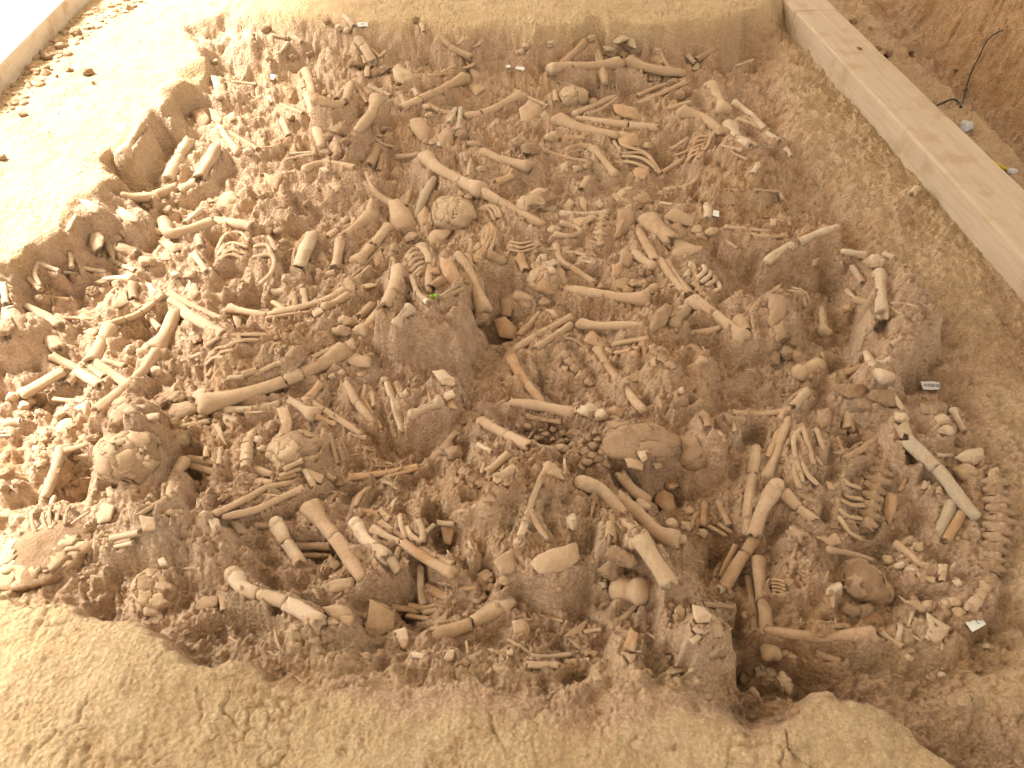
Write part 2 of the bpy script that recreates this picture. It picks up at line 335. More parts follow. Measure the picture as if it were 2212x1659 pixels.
# ---------------------------------------------------------------- builders
def mesh_obj(name, V, F, mat, parent=None, origin=None, smooth=True):
    V = np.asarray(V, float)
    o0 = V.mean(0) if origin is None else np.asarray(origin, float)
    me = bpy.data.meshes.new(name); me.from_pydata((V-o0).tolist(), [], [tuple(f) for f in F]); me.materials.append(mat)
    if smooth: me.polygons.foreach_set('use_smooth', [True]*len(me.polygons))
    me.update()
    o = bpy.data.objects.new(name, me); COL.objects.link(o)
    if parent is not None:
        o.parent = parent; o.location = Vector(o0) - parent.location
    else: o.location = o0
    return o
def empty(name, loc):
    o = bpy.data.objects.new(name, None); COL.objects.link(o); o.location = loc; o.empty_display_size = 0.02
    return o
THINGS = []                                                # (object, noun, adjective words, detail words, category, frame position)
def reg(o, noun, cat, px, py, adj='', det='', label=None):
    THINGS.append([o, noun, adj, det, cat, px, py, label])
CN = {0: 'tan', 1: 'pale', 2: 'greyish', 3: 'orange-brown', 4: 'soil-covered'}
def nz(p, s, o=0.0):
    return mnoise.noise(Vector((p[0]*s+o, p[1]*s-o, p[2]*s+2*o)))

_ico = {}
def ico(n):
    if n not in _ico:
        bm = bmesh.new(); bmesh.ops.create_icosphere(bm, subdivisions=n, radius=1.0)
        _ico[n] = (np.array([v.co[:] for v in bm.verts]), [tuple(v.index for v in f.verts) for f in bm.faces]); bm.free()
    return _ico[n]
def lump(c, rad, sub=3, rough=0.22, seed=None, scale=1.6, facet=0.0):
    V, F = ico(sub); s = RNG.uniform(0, 50) if seed is None else seed
    k = np.array([1 + rough*(nz(v, scale, s) + 0.5*nz(v, scale*2.7, s+9)) for v in V])
    if facet:
        rr = random.Random(int(s*1000)); pl = []
        for _ in range(9):
            q = np.array([rr.gauss(0, 1) for _ in range(3)]); pl.append((q/np.linalg.norm(q), rr.uniform(0.5, 0.95)))
        lim = np.min([d/np.maximum(V @ q, 0.05) for q, d in pl], axis=0)
        k = np.minimum(lim, 1.1)*(1 + 0.30*(k-1))*(1 + 0.10*np.array([nz(v, 5.5, s+2) + 0.6*nz(v, 12, s+6) for v in V]))
    W = V*k[:, None]*np.asarray(rad)
    a = RNG.uniform(0, 6.28); R = np.array([[math.cos(a), -math.sin(a), 0], [math.sin(a), math.cos(a), 0], [0, 0, 1]])
    if np.isscalar(rad): W = W @ R.T
    return W + np.asarray(c), F

def catmull(P, n):
    P = np.asarray(P, float)
    if len(P) == 2:
        t = np.linspace(0, 1, n)[:, None]; return P[0]*(1-t) + P[1]*t
    Q = np.vstack([2*P[0]-P[1], P, 2*P[-1]-P[-2]]); out = []
    m = 24
    for i in range(1, len(Q)-2):
        t = np.linspace(0, 1, m, endpoint=False)[:, None]
        a, b, c, d = Q[i-1], Q[i], Q[i+1], Q[i+2]
        out.append(0.5*((2*b) + (-a+c)*t + (2*a-5*b+4*c-d)*t*t + (-a+3*b-3*c+d)*t**3))
    C = np.vstack(out + [P[-1:]]); L = np.r_[0, np.cumsum(np.linalg.norm(np.diff(C, axis=0), axis=1))]
    q = np.linspace(0, L[-1], n)
    return np.stack([np.interp(q, L, C[:, k]) for k in range(3)], 1)
FL = {'c': 0.46, 'k': 0.22, 'h': 0.18, 'n': -0.30, 'b': 0.05, 'f': 0.95}
def tube_mesh(C, rad, ends, tri=0.0, flat=1.0, ns=12, seed=0.0, jag=(0.35, 0.35), twist=0.0):
    """C centre line, rad per ring; ends: letter at each end; returns verts, faces"""
    C = np.asarray(C); n = len(C); T = np.gradient(C, axis=0); T /= np.linalg.norm(T, axis=1)[:, None]+1e-9
    S = np.cross(T, [0, 0, 1.0]); S /= np.linalg.norm(S, axis=1)[:, None]+1e-9; U = np.cross(S, T)
    th = np.linspace(0, 2*np.pi, ns, endpoint=False); V = []; F = []
    prof = 1 + tri*np.cos(3*th+seed)
    for i in range(n):
        wob = np.array([1 + 0.11*nz((math.cos(a)*1.3, math.sin(a)*1.3, i*0.35), 1.0, seed) for a in th])
        r = rad[i]*prof*wob
        V.append(C[i] + np.outer(np.cos(th)*r, S[i]) + np.outer(np.sin(th)*r*flat, U[i]))
    V = [v for v in V]
    def cap(ring, c, t, r, kind, sgn, sI, uI, jg):
        rr = random.Random(int(seed*97)+sgn+2)
        if kind in 'bx':
            j = jg if kind == 'b' else 0.20
            off = np.array([(rr.random()-0.5)*2*j for _ in th])*r*sgn
            ring2 = ring + np.outer(off, t)
            inner = c + (ring2-c)*(0.58 if kind == 'b' else 0.8) - t*sgn*r*(0.12 if kind == 'b' else 0.03)
            cc = c - t*sgn*r*(1.3 if kind == 'b' else 0.06)
            return ring2, [inner], cc
        if kind == 'n':
            return ring, [c + (ring-c)*0.62 + t*sgn*r*0.42], c + t*sgn*r*0.55
        lobes = (1 + (0.22 if kind in 'cf' else 0.05)*np.cos(2*th))
        k1 = c + (ring-c)*0.88*lobes[:, None] + t*sgn*r*0.34
        k2 = c + (ring-c)*0.55*lobes[:, None] + t*sgn*r*0.60*lobes[:, None]
        return ring, [k1, k2], c + t*sgn*r*(0.45 if kind in 'cf' else 0.68)
    r0, pre, c0 = cap(V[0], C[0], T[0], rad[0], ends[0], -1, S[0], U[0], jag[0])
    r1, post, c1 = cap(V[-1], C[-1], T[-1], rad[-1], ends[1], 1, S[-1], U[-1], jag[1])
    V[0] = r0; V[-1] = r1
    rings = pre[::-1] + V + post
    A = np.vstack(rings + [c0[None], c1[None]]); m = len(rings)
    for i in range(m-1):
        for j in range(ns):
            k = (j+1) % ns; F.append((i*ns+j, i*ns+k, (i+1)*ns+k, (i+1)*ns+j))
    a, b = m*ns, m*ns+1
    for j in range(ns):
        k = (j+1) % ns; F.append((a, k, j)); F.append((b, (m-1)*ns+j, (m-1)*ns+k))
    return A, F
def place_path(pts, rpx, lift, depth_k=0.30):
    """bone axis from sheet points: rests on the ground at both ends, straight in height between"""
    e0 = hit(*pts[0]); e1 = hit(*pts[-1])
    r = rpx*depth(0.5*(e0+e1))/FPX
    off = r*depth_k + lift
    z0, z1 = e0[2]+off, e1[2]+off
    L = np.linalg.norm(e1[:2]-e0[:2]); mz = 0.5*(z0+z1); lim = 0.16*L+0.004
    dz = np.clip(0.5*(z1-z0), -lim, lim); 
    P2 = np.array(pts); d = np.r_[0, np.cumsum(np.linalg.norm(np.diff(P2, axis=0), axis=1))]; t = d/d[-1]
    z0, z1 = mz-dz, mz+dz
    return np.array([unproj(p[0], p[1], z0+(z1-z0)*tt) for p, tt in zip(pts, t)]), r
LONG = {'femur': 'thigh bone', 'tibia': 'shin bone', 'humerus': 'upper arm bone', 'ulna': 'forearm bone', 'radius': 'forearm bone', 'fibula': 'thin lower leg bone',
        'clavicle': 'collar bone', 'shaft': 'bone shaft piece', 'sliver': 'bone sliver', 'rib': 'rib'}
NAMES = {'femur': 'femur', 'tibia': 'tibia', 'humerus': 'humerus', 'ulna': 'ulna', 'radius': 'radius_bone', 'fibula': 'fibula', 'clavicle': 'clavicle',
         'shaft': 'bone_shaft', 'sliver': 'bone_sliver', 'rib': 'rib'}
NUMW = {2: 'two', 3: 'three', 4: 'four'}
def long_bone(kind, pts, o):
    P, r = place_path(pts, o['r'], o['z'])
    isrib = kind in ('rib',)
    L = float(np.sum(np.linalg.norm(np.diff(P, axis=0), axis=1)))
    n = int(np.clip(L/(r*0.55), 9, 34)); C = catmull(P, n); seed = RNG.uniform(0, 60)
    t = np.linspace(0, 1, n); ends = o['e'] or ('nn' if isrib else 'bb' if kind in ('shaft', 'sliver') else 'kb')
    rad = np.full(n, r); rad *= 1 + 0.05*np.sin(t*7+seed)
    ll = min(1.9*r, 0.3*L)
    for e, s in ((ends[0], t*L), (ends[1], (1-t)*L)):
        f = FL[e]; rad = rad*(1 + f*np.exp(-(s/ll)**1.6))
    if not isrib: rad *= 0.97 - 0.06*np.sin(np.pi*t)
    flat = 0.55 if isrib else (0.86 if kind in ('sliver',) else 0.95)
    tri = 0.10 if kind in ('tibia', 'ulna', 'radius', 'fibula') else 0.04
    wob = RNG.uniform(0, 9)
    C[:, 2] += 0.10*r*np.sin(t*5+wob)
    brk = [0.0] + sorted(o['b']) + [1.0]; pieces = []
    for q in range(len(brk)-1):
        a, b = brk[q], brk[q+1]; m = max(5, int(n*(b-a))+2)
        g = 0.03*r/L
        tt = np.linspace(a + (g if q else 0), b - (g if q < len(brk)-2 else 0), m)
        c = np.stack([np.interp(tt, t, C[:, k]) for k in range(3)], 1); rr = np.interp(tt, t, rad)
        if len(brk) > 2: c += np.array([RNG.uniform(-1, 1), RNG.uniform(-1, 1), RNG.uniform(-.4, .6)])*0.10*r
        pieces.append(tube_mesh(c, rr, (ends[0] if q == 0 else 'x') + (ends[1] if q == len(brk)-2 else 'x'), tri, flat, 8 if isrib else 14, seed+q,
                                (0.55, 0.55) if kind != 'shaft' else (0.4, 0.4)))
    mat = M[o['c']]; nm = NAMES[kind]
    balls = [(P[0], T0, r) for e, T0 in ((ends[0], P[0]-P[1]),) if e == 'h'] + [(P[-1], P[-1]-P[-2], r) for e in (ends[1],) if e == 'h']
    if len(pieces) == 1 and not balls:
        ob = mesh_obj(nm, pieces[0][0], pieces[0][1], mat)
    else:
        ob = empty(nm, P.mean(0) - np.array([0, 0, r]))
        for V, F in pieces: mesh_obj('shaft', V, F, mat, ob)
        for p, d, rr in balls:
            d = d/np.linalg.norm(d); V, F = lump(p + d*rr*0.55 + np.array([0, 0, rr*0.15]), rr*1.12, 3, 0.14)
            mesh_obj('head', V, F, mat, ob)
    for i in range(len(C)-1):
        if i % 2 == 0: pedestal(C[i], C[min(i+2, n-1)], float(rad[i])*(0.7 if isrib else 1), 0.10 - 0.75*max(-0.35, nz(C[i]*9.0, 1.0, 3.0)))
    px, py = np.mean(np.array(pts), 0)
    adj = ('long ' if L > 0.24 else 'short ' if L < 0.09 else '') + CN[o['c']]
    det = ''
    if len(pieces) > 1: det = 'snapped into %s pieces' % NUMW.get(len(pieces), 'several')
    elif 'h' in ends: det = 'with rounded head'
    elif 'c' in ends or 'f' in ends: det = 'with flared end'
    elif len(pts) > 2 and isrib: det = 'curving'
    reg(ob, LONG[kind], 'rib' if isrib else 'bone', px, py, adj, det, o['l'])
    return ob
def plate(pts, o, name='bone_plate', noun='flat bone plate', cat='bone'):
    P2 = np.array(pts); cx, cy = P2.mean(0); h = hit(cx, cy); z = h[2] + 0.006 + o['z']
    el = math.atan2(CAM_H - z, h[1])
    W = np.array([unproj(p[0], p[1], z) for p in pts]); ctr = W.mean(0)
    size = float(np.mean(np.linalg.norm(W-ctr, axis=1)))
    # tilt a little towards the open side and squash the depth accordingly
    loop = np.vstack([W, W[:1]]); n = 22
    dd = np.r_[0, np.cumsum(np.linalg.norm(np.diff(loop, axis=0), axis=1))]; q = np.linspace(0, dd[-1], n, endpoint=False)
    ring = np.stack([np.interp(q, dd, loop[:, k]) for k in range(3)], 1)
    seed = RNG.uniform(0, 50); tx, ty = RNG.uniform(-.22, .22), RNG.uniform(0.0, .28)
    dome = o.get('d', 0.16)*size; th = max(0.005, 0.14*size)
    rings = []
    for s, zz in ((0.55, -th), (0.96, -th), (1.02, -0.4*th), (0.98, 0.15*th), (0.78, dome*0.55), (0.45, dome*0.9)):
        R = ctr + (ring-ctr)*s; R[:, 2] = z + zz
        R[:, 2] += np.array([0.13*size*nz(p, 2.0/size, seed) for p in R])
        R[:, 2] += (R[:, 0]-ctr[0])*tx + (R[:, 1]-ctr[1])*ty
        rings.append(R)
    top = ctr + np.array([0, 0, dome]); bot = ctr - np.array([0, 0, th])
    A = np.vstack(rings + [bot[None], top[None]]); F = []; m = len(rings)
    for i in range(m-1):
        for j in range(n):
            k = (j+1) % n; F.append((i*n+j, i*n+k, (i+1)*n+k, (i+1)*n+j))
    for j in range(n):
        k = (j+1) % n; F.append((m*n, k, j)); F.append((m*n+1, (m-1)*n+j, (m-1)*n+k))
    # make face winding point outwards
    v0 = A[F[2*n+3][0]]; 
    ob = mesh_obj(name, A, F, M[o['c']])
    bm = bmesh.new(); bm.from_mesh(ob.data); bmesh.ops.recalc_face_normals(bm, faces=bm.faces); bm.to_mesh(ob.data); bm.free()
    pedestal(ctr - np.array([0, 0, th]), ctr - np.array([0, 0, th*1.0]) + np.array([0.001, 0, 0]), size*0.85, 0.0)
    reg(ob, noun, cat, cx, cy, ('large ' if size > 0.06 else 'small ' if size < 0.025 else '') + CN[o['c']], '', o['l'])
    return ob
def ball_pos(px, py, rx, k=0.5, lift=0.0):
    h = hit(px, py + 0.45*rx); r = rx*depth(h)/FPX
    z = h[2] + r*k + lift
    return unproj(px, py, z), r
def knob(px, py, o):
    c, r = ball_pos(px, py, o['r'], 0.35, o['z']); V, F = lump(c, (r, r*0.85, r*0.75), 3, 0.5, None, 1.25)
    ob = mesh_obj('joint_bone', V, F, M[o['c']]); pedestal(c, c+np.array([.001, 0, 0]), r*0.8, 0.5)
    reg(ob, 'small knobby bone', 'bone', px, py, CN[o['c']], '', o['l'])
def clod(px, py, o):
    c, r = ball_pos(px, py, o['r'], 0.3, o['z']); V, F = lump(c, (r*RNG.uniform(.9, 1.2), r*RNG.uniform(.8, 1.1), r*0.72), 4 if o['r'] > 6 else 3, 0.6, None, 2.2, 1.0)
    ob = mesh_obj('soil_clod', V, F, M['soil' if o['c'] in (0, 4) else o['c']]); pedestal(c, c+np.array([.001, 0, 0]), r*0.8, 0.6)
    reg(ob, 'lump of soil', 'clod', px, py, 'large brown' if o['r'] > 9 else 'small brown', '', o['l'])
def verts_bone(px, py, o):
    """a single vertebra: body, arch and three processes in one mesh"""
    c, r = ball_pos(px, py, o['r'], 0.35, o['z']); V, F = vertebra_mesh(); a = RNG.uniform(0, 6.28); b = RNG.uniform(-.5, .5)
    R = np.array(Matrix.Rotation(a, 3, 'Z') @ Matrix.Rotation(b, 3, 'X')); W = (V*r*0.85) @ R.T + c
    ob = mesh_obj('vertebra', W, F, M[o['c']]); pedestal(c, c+np.array([.001, 0, 0]), r*0.8, 0.6)
    reg(ob, 'single vertebra', 'vertebra', px, py, CN[o['c']], '', o['l'])
_vm = {}
def vertebra_mesh(ring=False):
    """unit vertebra: axis of the column along Y"""
    if ring in _vm: return _vm[ring]
    Vs, Fs = [], []
    def add(V, F):
        k = sum(len(v) for v in Vs); Vs.append(V); Fs.extend([tuple(i+k for i in f) for f in F])
    ys = np.array([-.54, -.46, -.2, .2, .46, .54]); C = np.stack([0*ys, ys, 0*ys-0.1], 1); w = 1.0 if ring else 0.86
    add(*tube_mesh(C, np.array([.90, .98, .84, .84, .98, .90])*w, 'xx', 0.05, 0.8, 14, 1.0))
    if not ring:
        for p, q, r0 in (((.3, 0, .2), (1.0, -.15, .12), .46), ((-.3, 0, .2), (-1.0, -.15, .12), .46), ((0, 0.1, .3), (0, -.4, .72), .40)):
            C = catmull([p, q], 5); add(*tube_mesh(C, np.array([1.3, 1.0, .85, .85, .6])*r0, 'nn', 0.08, 0.9, 8, 2.0))
    V = np.vstack(Vs); V = V*(1 + 0.10*np.array([nz(v, 2.3, 4.0) for v in V]))[:, None]
    _vm[ring] = (V, Fs); return _vm[ring]
def spine(pts, o):
    P, r = place_path(pts, o['r'], o['z'], 0.15); n = o['n'] or 6
    C = catmull(P, n); root = empty('spine', P.mean(0)-np.array([0, 0, r])); V, F = vertebra_mesh(o['q'])
    T = np.gradient(C, axis=0); step = np.linalg.norm(T, axis=1).mean()
    for i in range(n):
        t = T[i]/np.linalg.norm(T[i]); s = np.cross(t, [0, 0, 1]); s /= np.linalg.norm(s); u = np.cross(s, t)
        k = RNG.uniform(0.9, 1.08)*(1 - 0.25*abs(i/(n-1)-0.45)); roll = RNG.uniform(-.25, .25)
        s2 = s*math.cos(roll)+u*math.sin(roll); u2 = np.cross(s2, t)
        B = np.stack([s2*r*0.85*k, t*step*0.86, u2*r*0.85*k], 1)
        W = V*(1 + 0.16*np.array([nz(v, 1.6, i*3.1) for v in V]))[:, None]
        mesh_obj('vertebra', W @ B.T + C[i], F, M[o['c']], root)
        if i: pedestal(C[i-1], C[i], r*0.95, 0.05)
    px, py = np.mean(np.array(pts), 0)
    reg(root, 'backbone', 'spine', px, py, CN[o['c']], 'of %d stacked vertebrae' % n, o['l'])
def cage(paths, o):
    """several ribs still lying in order: one thing, each rib a part"""
    allp = []; built = []
    for pts in paths:
        P, r = place_path(pts, o['r'], o['z'], 0.6); L = float(np.sum(np.linalg.norm(np.diff(P, axis=0), axis=1)))
        n = int(np.clip(L/(r*0.9), 8, 22)); C = catmull(P, n); t = np.linspace(0, 1, n); C[:, 2] += np.sin(np.pi*t)*min(0.010, 0.10*L)
        built.append((C, r)); allp.append(P.mean(0))
    ctr = np.mean(allp, 0); root = empty('rib_cage', ctr - np.array([0, 0, built[0][1]]))
    for C, r in built:
        n = len(C); rad = np.full(n, r)*(1+0.1*np.sin(np.linspace(0, 9, n)))
        V, F = tube_mesh(C, rad, 'kn', 0.05, 0.62, 8, RNG.uniform(0, 50)); mesh_obj('rib', V, F, M[o['c']], root)
        for i in range(0, n-1, 2): pedestal(C[i], C[min(i+2, n-1)], r*0.9, 0.5)
    px, py = np.mean(np.vstack([np.array(p) for p in paths]), 0)
    reg(root, 'set of parallel ribs', 'ribs', px, py, CN[o['c']], 'still in order', o['l'])
def skull(px, py, o):
    """crushed cranium: soil fill and separate cranial plates"""
    rx, ry = o['r'], o['y'] or o['r']*0.8
    h = hit(px, py + 0.5*ry); sc = depth(h)/FPX; a = rx*sc; hz = min(ry*sc*0.92, a*0.85); b = a*(0.58 if o['q'] else 0.88)
    c = unproj(px, py, h[2] + hz*0.16 + o['z']); seed = RNG.uniform(0, 60); rr = random.Random(int(seed*1000))
    root = empty('skull', c - np.array([0, 0, hz*0.5])); V, F = ico(4); F = np.array(F)
    yaw = 0.0 if o['q'] else rr.uniform(-0.6, 0.6); R = np.array(Matrix.Rotation(yaw, 3, 'Z'))
    dents = [np.array(d)/np.linalg.norm(d) for d in o.get('s', [])]
    def shape(v, k=1.0):
        q = 1 + 0.26*nz(v, 1.25, seed) + 0.09*nz(v, 3.2, seed+3)
        for d in dents:
            w = float(np.dot(v, d)); 
            if w > 0.9: q -= 0.42*min(1.0, (w-0.9)/0.05)
        return v*q*k
    ax = np.array([a, b, hz])
    Kp = o['n'] or 10
    seeds = []
    while len(seeds) < Kp:
        s = np.array([rr.gauss(0, 1), rr.gauss(0, 1), rr.gauss(0.15, 0.9)]); s /= np.linalg.norm(s)
        if s[2] > -0.55: seeds.append(s)
    seeds = np.array(seeds); ctr = V[F].mean(1)
    wob = np.array([[0.20*nz(p, 3.0, seed+7)+0.10*nz(p, 9.0, seed), 0.20*nz(p, 3.0, seed+17)+0.10*nz(p, 9.0, seed+5), 0.20*nz(p, 3.0, seed+27)] for p in ctr])
    own = np.argmax((ctr+wob) @ seeds.T, axis=1); miss = o['m']
    S = np.array([shape(v) for v in V])
    core = np.array([shape(v, 0.965) * (0.99 + 0.13*nz(v, 2.6, seed+1) + 0.07*nz(v, 6.5, seed+2) + 0.035*nz(v, 15, seed)) for v in V]); core[:, 2] = np.maximum(core[:, 2], -0.75)
    cV = (core*ax) @ R.T + c
    mesh_obj('soil_fill', cV, F.tolist(), M['soil'] if o['c'] not in (1, 3) else M['skull' if o['c'] == 1 else 4], root)
    for k in range(Kp):
        if rr.random() < miss and k > 1: continue
        fs = F[own == k]
        if len(fs) < 6: continue
        ids = np.unique(fs); mp = -np.ones(len(V), int); mp[ids] = np.arange(len(ids))
        P = S[ids]; cc = P.mean(0); cc = cc/np.linalg.norm(cc)
        lift = rr.uniform(-0.012, 0.022); tilt = np.array([rr.uniform(-.03, .03) for _ in range(3)])
        Q = P + cc*lift + np.cross(tilt, P-P.mean(0)); Q = Q.mean(0) + (Q-Q.mean(0))*0.994
        I = Q*0.94; nf = len(ids)
        if Q[:, 2].max() < -0.35: continue
        f = mp[fs]; faces = [tuple(x) for x in f] + [tuple(x[::-1]+nf) for x in f]
        ed = {}
        for x in f:
            for i in range(3):
                e = (x[i], x[(i+1) % 3]); ed[e] = 1
        for (i, j) in ed:
            if (j, i) not in ed: faces.append((j, i, i+nf, j+nf))
        W = (np.vstack([Q, I])*ax) @ R.T + c
        mesh_obj('cranial_plate', W, faces, M['skull' if o['c'] == 0 else o['c']], root)
    pedestal(c - np.array([0, 0, hz*0.35]), c - np.array([0, 0, hz*0.35]) + np.array([.001, 0, 0]), a*0.9, -0.18)
    reg(root, 'skull', 'skull', px, py, CN[o['c']], '', o['l'])
def mandible(pts, o):
    P, r = place_path(pts, o['r'], o['z'], 0.7); n = 20; C = catmull(P, n)
    t = np.linspace(0, 1, n); rad = r*(1 + 0.5*np.exp(-(t/0.14)**2) + 0.5*np.exp(-((1-t)/0.14)**2))
    V, F = tube_mesh(C, rad, 'kk', 0.05, 1.25, 10, RNG.uniform(0, 50)); root = empty('mandible', P.mean(0)-np.array([0, 0, r]))
    mesh_obj('jaw_body', V, F, M[o['c']], root)
    for i in range(5, n-5):
        V, F = lump(C[i] + np.array([0, 0, r*1.35]), (r*0.30, r*0.30, r*0.42), 1, 0.2); mesh_obj('tooth', V, F, M[1], root)
    for i in range(0, n-2, 3): pedestal(C[i], C[i+2], r, 0.6)
    px, py = np.mean(np.array(pts), 0); reg(root, 'lower jaw', 'jaw bone', px, py, CN[o['c']], 'with teeth', o['l'])

def parse(tile, text):
    ti, tj = tile
    def xy(tok):
        u, v = tok.split(','); return (256*ti + float(u)*K, 192*tj + float(v)*K)
    for line in text.strip().splitlines():
        line = line.strip()
        if not line: continue
        lab = None
        if ';' in line: line, lab = [s.strip() for s in line.split(';', 1)]
        tk = line.split(); kind = tk[0]; o = dict(r=3.0, e='', b=[], c=0, z=0.0, n=0, m=0.3, y=0.0, q=False, l=lab); paths = [[]]
        for t in tk[1:]:
            if t == '/': paths.append([])
            elif t[0] in '-0123456789': paths[-1].append(xy(t))
            elif t[0] == 'r' and t != 'ring': o['r'] = float(t[1:])*K*(1.12 if kind in LONG else 1.35 if kind == 'cage' else 1.0)
            elif t[0] == 'y': o['y'] = float(t[1:])*K
            elif t[0] == 'e': o['e'] = t[1:]
            elif t[0] == 'b': o['b'] = [float(q) for q in t[1:].split(',')]
            elif t[0] == 'c': o['c'] = int(t[1:])
            elif t[0] == 'z': o['z'] = float(t[1:])/1000
            elif t[0] == 'n': o['n'] = int(t[1:])
            elif t[0] == 'm': o['m'] = float(t[1:])
            elif t[0] == 'd': o['d'] = float(t[1:])
            elif t in ('ring', 'Log'): o['q'] = True
            elif t == 'S': o['s'] = [(-.45, -.75, .35), (.35, -.8, .35), (-.05, -.95, -.05)]
        p = paths[0]
        if kind in LONG: long_bone(kind, p, o)
        elif kind == 'plate': plate(p, o)
        elif kind == 'shard': plate(p, o, 'skull_fragment', 'piece of skull')
        elif kind == 'scap': plate(p, o, 'scapula', 'shoulder blade')
        elif kind == 'hip': plate(p, dict(o, d=o.get('d', 0.3)), 'hip_bone', 'hip bone')
        elif kind == 'knob':
            for q in p: knob(*q, o)
        elif kind == 'clod':
            for q in p: clod(*q, o)
        elif kind == 'vert':
            for q in p: verts_bone(*q, o)
        elif kind == 'spine': spine(p, o)
        elif kind == 'cage': cage(paths, o)
        elif kind == 'skull': skull(*p[0], o)
        elif kind == 'mandible': mandible(p, o)
        else: raise ValueError(kind)
